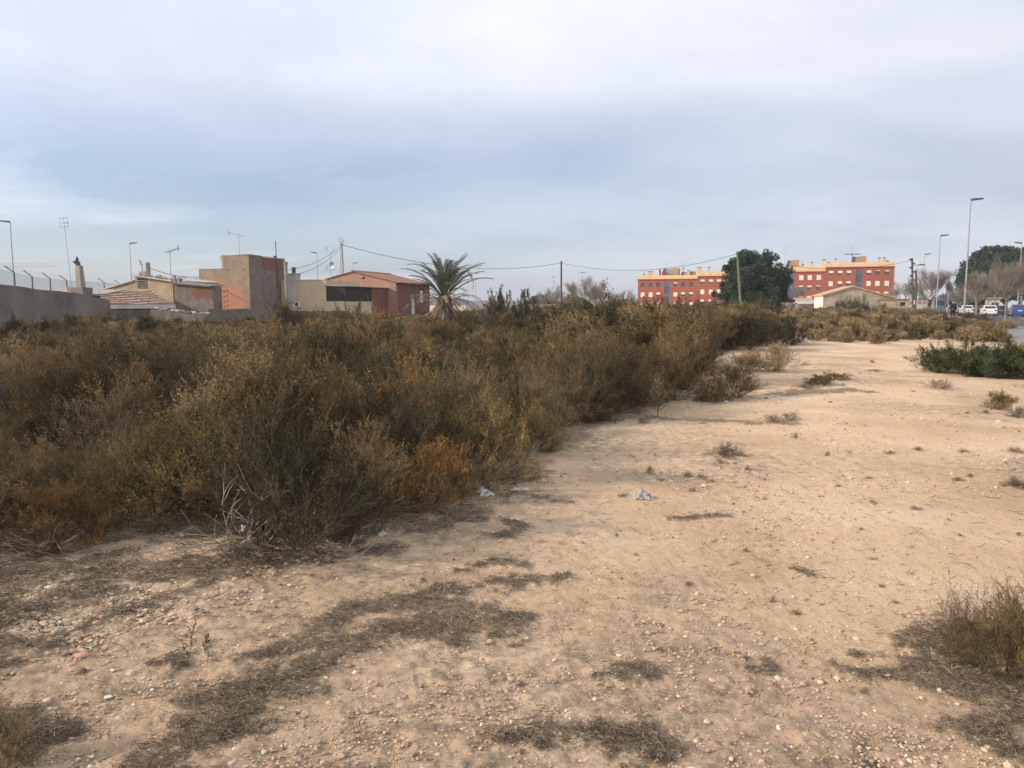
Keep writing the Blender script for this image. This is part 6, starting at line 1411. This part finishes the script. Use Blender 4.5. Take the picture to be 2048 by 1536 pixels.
brush('thin pale bare twigs at the left edge of the thicket', 100, 1120, 9, .5, 6, .8, r=.003)
brush('pale arching twigs inside the edge of the olive shrub', 1040, 900, 9, .6, 7, 1.3, r=.0045, up=.7)
brush('sparse dry branches lying at the foot of the tan shrub', 1160, 842, 10, .45, 8, .6, r=.005, up=.5)
# ---- the mass itself
rgn = np.random.default_rng(77)
class RG:
    def uniform(s, a, b): return float(rgn.uniform(a, b))
    def random(s): return float(rgn.random())
    def choice(s, l): return l[int(rgn.integers(len(l)))]
BLOCK += [[tuple((CR+U*a+Vd*b)[:2]) for a, b in ((-8, -1), (3, -1), (4, 22), (-8, 14))], [tuple((TW+U*a+Vd*b)[:2]) for a, b in ((-6, -1.), (1, -1.), (1, 7), (-6, 7))]]
behind = [wp(-300, 560, 25)[:2], wp(0, 569, 34)[:2], wp(98, 581, 39.5)[:2], wp(216, 600, 45.5)[:2], wp(306, 618, 46)[:2], wp(415, 618, 45)[:2], wp(520, 618, 48.5)[:2], wp(745, 627, 61)[:2], (-11, 75), (-9, 112), (-90, 112), (-90, 22)]
BLOCK.append([tuple(q) for q in behind])
def hh(x, y):
    r = x/max(y, 1); t = min(1, max(0, (r+.06)/.2)); far = min(1, max(0, (y-10)/10))
    h = (1.12+.1*t)*(1-far)+far*(.82+.46*t)
    if y < 7.5 and r < -.40: h *= .62
    return h
sp = lambda d: .64 if d < 10 else .76 if d < 20 else .9 if d < 40 else 1.25
pts = fill(THP, (None, 60, 3.6, 105), RG(), sp, hh)
thicket('scrub_thicket', 'wide brown and olive thicket of dense scrub covering the left half of the waste ground', pts, TK)
pts2 = fill(FARP, (None, 70, 28, 110), RG(), lambda d: 1.0 if d < 60 else 1.3, lambda x, y: .40+.006*y, tanbias=.85)
thicket('far_scrub', 'low tan and brown scrub strip between the pale track and the farm buildings', pts2, TK)
RSP = [tuple(road_pt(s, o)[:2]) for s, o in ((-50, -6.5), (-50, -2.7), (60, -2.7), (60, -9), (-12, -12))]
pts3 = fill(RSP, (None, 80, 26, 100), RG(), lambda d: .95, lambda x, y: .72, tanbias=.5)
thicket('roadside_scrub', 'sparse dry weeds along the near pavement edge at the right', [p for p in pts3 if rgn.random() < .92], TK)
wd = []
for i in range(50):
    px_, py_ = RG().uniform(1000, 2150), 700+820*RG().random()**1.5; q = gr(px_, py_)
    if inpoly(np.array([q.x]), np.array([q.y]), THP)[0] or px_ < 1950-py_*.75 or road_off(q.x, q.y) > -4: continue
    s_ = RG().uniform(.02, .045)*min(2.2, max(.7, q.y/6)); wd.append((q.x, q.y, gz(q.x, q.y)-.004, RG().uniform(0, 6.28), s_*RG().uniform(1, 2.2), s_, 7))
thicket('dry_weeds', 'faint tiny dry weeds and dead stalks sprinkled over the open sand', wd, TK)
print('scrub instances', len(pts), len(pts2), len(pts3))
# ================================================================ STONES AND LITTER
def stone(label, px, py, s, mat, seed, sq=(1.2, 1, .7), group=None, sharp=False):
    p = gp(px, py); rg = np.random.default_rng(seed); V = ICO; Fc = ICF
    # one subdivision for the larger stones
    E = {}; V = [np.array(v) for v in ICO]; nf = []
    for a, b, c in ICF:
        q = []
        for i, j in ((a, b), (b, c), (c, a)):
            k = (min(i, j), max(i, j))
            if k not in E: v = V[i]+V[j]; E[k] = len(V); V.append(v/np.linalg.norm(v))
            q.append(E[k])
        nf += [(a, q[0], q[2]), (b, q[1], q[0]), (c, q[2], q[1]), tuple(q)]
    V = np.array(V); V = V*(1+rg.uniform(-.11, .11, (len(V), 1)))*s*np.array(sq)
    o = linkmesh('stone', npmesh('stone', V, np.array(nf), smooth=not sharp), mat, loc=(p.x, p.y, p.z+s*sq[2]*.55), rot=(0, 0, seed*1.7)); tag(o, label, 'stone', group); return o
CS = M('cream_stone', (.66, .57, .43), (.48, .39, .28), scale=30, bump=.3, bscale=90); PS = M('pinkish_stone', (.56, .34, .24), (.46, .27, .18), scale=30, bump=.3); WS = M('white_stone', (.76, .73, .66), (.62, .58, .5), scale=40, bump=.2); GS = M('grey_tan_stone', (.42, .37, .29), (.32, .27, .20), scale=30, bump=.3)
for i, a in enumerate([('large tan grey rounded stone among the pebbles at the left', 116, 1277, .028, GS), ('reddish flat stone right of the large rounded stone', 165, 1318, .026, PS, (1.3, 1, .45)), ('pale stone on the edge of the stony bank', 325, 1199, .020, CS), ('pinkish stone at the end of the small twig mat', 195, 1258, .021, PS), ('white round stone lying on the big litter mat, left one', 514, 1380, .010, WS), ('white round stone on the big litter mat, right one', 652, 1366, .010, WS), ('pinkish stone at the upper edge of the big litter mat', 672, 1316, .014, PS),
   ('cream stone at the end of the upper litter mat', 905, 1260, .012, WS), ('pale rounded stone at the tip of the right litter mat', 1775, 1355, .013, WS), ('cream stone below the right litter mat', 1843, 1396, .010, CS), ('small cream stone right below the right litter mat', 1915, 1408, .009, CS), ('orange stone in the pebbles at the left', 80, 1250, .016, PS), ('flat cream stone on the sand near the lower left', 215, 1400, .014, WS, (1.5, .9, .25)),
   ('flat tan stone near the lower left shrub', 95, 1407, .015, CS, (1.4, 1, .4)), ('yellowish flat stone at the thicket edge right of the white plastic', 1040, 988, .055, CS, (1.7, .7, .35)), ('small pale stone below the orange shrub', 112, 1218, .015, CS), ('brick coloured pebble near the bottom left', 278, 1503, .010, M('brick_shard', (.42, .13, .08), bump=.2)), ('cream stone at the lower right, below the leafy shrub', 1975, 1492, .011, CS),
   ('cream stone below the big litter mat', 565, 1432, .011, CS), ('pale stone lying just right of the big litter mat', 800, 1338, .010, CS)]):
    stone(a[0], a[1], a[2], a[3], a[4], i+1, *(a[5:] or [(1.25, 1, .7)]), group='single stones lying on the ground', sharp=i % 2 == 0)
def crumple(name, label, px, py, sx, sy, h, mat, seed, cat='litter', n=14, loc=None):
    rg = np.random.default_rng(seed); p = gp(px, py); u = np.linspace(-1, 1, n); X, Y = np.meshgrid(u, u); X = X.ravel(); Y = Y.ravel()
    a = np.arctan2(Y, X); e = 1-.28*np.abs(np.sin(a*2.5+seed))-.12*np.sin(a*5+seed)
    Z = np.abs(fbm(X*1.7+seed+9, Y*1.7+4, seed, 3)-.42)*2.6+rg.uniform(0, .14, n*n); Z = Z*(1.15-.75*np.clip(np.hypot(X, Y), 0, 1.3))
    V = np.stack([X*e*sx+rg.normal(0, .03, n*n)*sx, Y*e*sy+rg.normal(0, .03, n*n)*sy, np.maximum(Z, .02)*h], 1)
    i = (np.arange(n-1)[:, None]*n+np.arange(n-1)[None]).ravel(); Fq = np.stack([i, i+1, i+n+1, i+n], 1)
    o = linkmesh(name, npmesh(name, V, Fq), mat, loc=(p.x, p.y, p.z+.004), rot=(0, 0, seed)); sl = o.modifiers.new('solid', 'SOLIDIFY'); sl.thickness = .001
    return tag(o, label, cat)
PL_W = M('white_plastic', (.78, .76, .72), (.62, .60, .56), rough=.4, scale=20, bump=0)
plc = newmat('clear_plastic'); Lk = plc.node_tree.links.new; o_ = nd(plc, 'ShaderNodeOutputMaterial'); tr_ = nd(plc, 'ShaderNodeBsdfTransparent'); pb = nd(plc, 'ShaderNodeBsdfPrincipled', i_Roughness=.3); pb.inputs['Base Color'].default_value = (.55, .51, .49, 1); mx_ = nd(plc, 'ShaderNodeMixShader'); mx_.inputs[0].default_value = .55; Lk(tr_.outputs[0], mx_.inputs[1]); Lk(pb.outputs[0], mx_.inputs[2]); Lk(mx_.outputs[0], o_.inputs[0])
crumple('plastic_wrapper', 'white crumpled plastic wrapper at the foot of the orange brown shrub', 972, 997, .085, .06, .10, PL_W, 2)
b_ = crumple('plastic_bag', 'translucent crumpled plastic bag lying on the open sand', 1283, 1000, .075, .07, .10, plc, 3, 'bag')
stone('brown lump held in the translucent plastic bag', 1296, 996, .022, BRKD, 31, (1.1, 1, 1))
crumple('tissue', 'greyish crumpled tissue under the thicket edge', 765, 1075, .035, .03, .04, PL_W, 4); crumple('paper_scrap', 'red and white paper scrap under the orange brown shrub', 858, 1050, .03, .02, .03, M('red_paper', (.50, .12, .08), (.62, .5, .45), scale=50, bump=0, p0=.45, p1=.55), 5)
crumple('plastic_scrap', 'white plastic scrap in the dry tuft at the right edge', 2028, 832, .08, .05, .12, PL_W, 6); crumple('foil_scrap', 'white foil scrap in the lower right shrub', 2030, 1347, .018, .014, .02, PL_W, 7)
crumple('glass_shard', 'pale blue flat shard on the sand near the large rounded stone', 181, 1301, .012, .008, .004, M('pale_blue_glass', (.55, .66, .66), rough=.3, bump=0), 8, 'shard', 5); crumple('plastic_shard', 'small white flat shard left of the thin sprigs', 225, 1346, .014, .009, .005, WHITE, 9, 'shard', 5)
crumple('plastic_shard', 'bluish white flat shard near the lower left', 216, 1399, .013, .006, .004, WHITE, 10, 'shard', 5); crumple('paper_scrap', 'small white torn paper near the bottom edge', 471, 1514, .013, .011, .01, PL_W, 11); crumple('plastic_shard', 'small green shard at the bottom edge', 520, 1530, .012, .008, .004, M('green_glass', (.18, .38, .22), rough=.3, bump=0), 12, 'shard', 5)
crumple('dry_leaf', 'flat yellow green leaf of cardboard on the lower right litter', 1975, 1430, .033, .012, .008, M('yellow_card', (.46, .42, .22), (.38, .34, .18), bump=0), 13, 'litter', 6)
crumple('crushed_can', 'grey crushed scrap left of the thin shrub at the lower right', 1850, 1252, .024, .012, .035, M('grey_scrap', (.48, .44, .40), (.22, .20, .19), scale=40, rough=.5, bump=0), 14); crumple('plastic_bag', 'black plastic bag dark under the large dark shrub', 520, 1068, .16, .1, .16, M('black_plastic', (.008, .008, .009), rough=.4, bump=0), 15, 'bag')
crumple('paper_scrap', 'white scrap under the rounded brown shrub', 1452, 803, .04, .03, .05, PL_W, 16); crumple('plastic_scrap', 'pale rag below the lush green shrubs', 1930, 752, .05, .04, .06, PL_W, 17)
# ================================================================ HAZE
def haze():
    m = newmat('haze_air'); L = m.node_tree.links.new; o = nd(m, 'ShaderNodeOutputMaterial'); v = nd(m, 'ShaderNodeVolumePrincipled')
    v.inputs['Color'].default_value = (.93, .95, 1, 1); v.inputs['Density'].default_value = .00035; v.inputs['Anisotropy'].default_value = .2; L(v.outputs[0], o.inputs['Volume'])
    tag(MB().box(-1450, 1450, -1450, 1450, -13, 27).build('haze', m), kind='stuff')
haze()
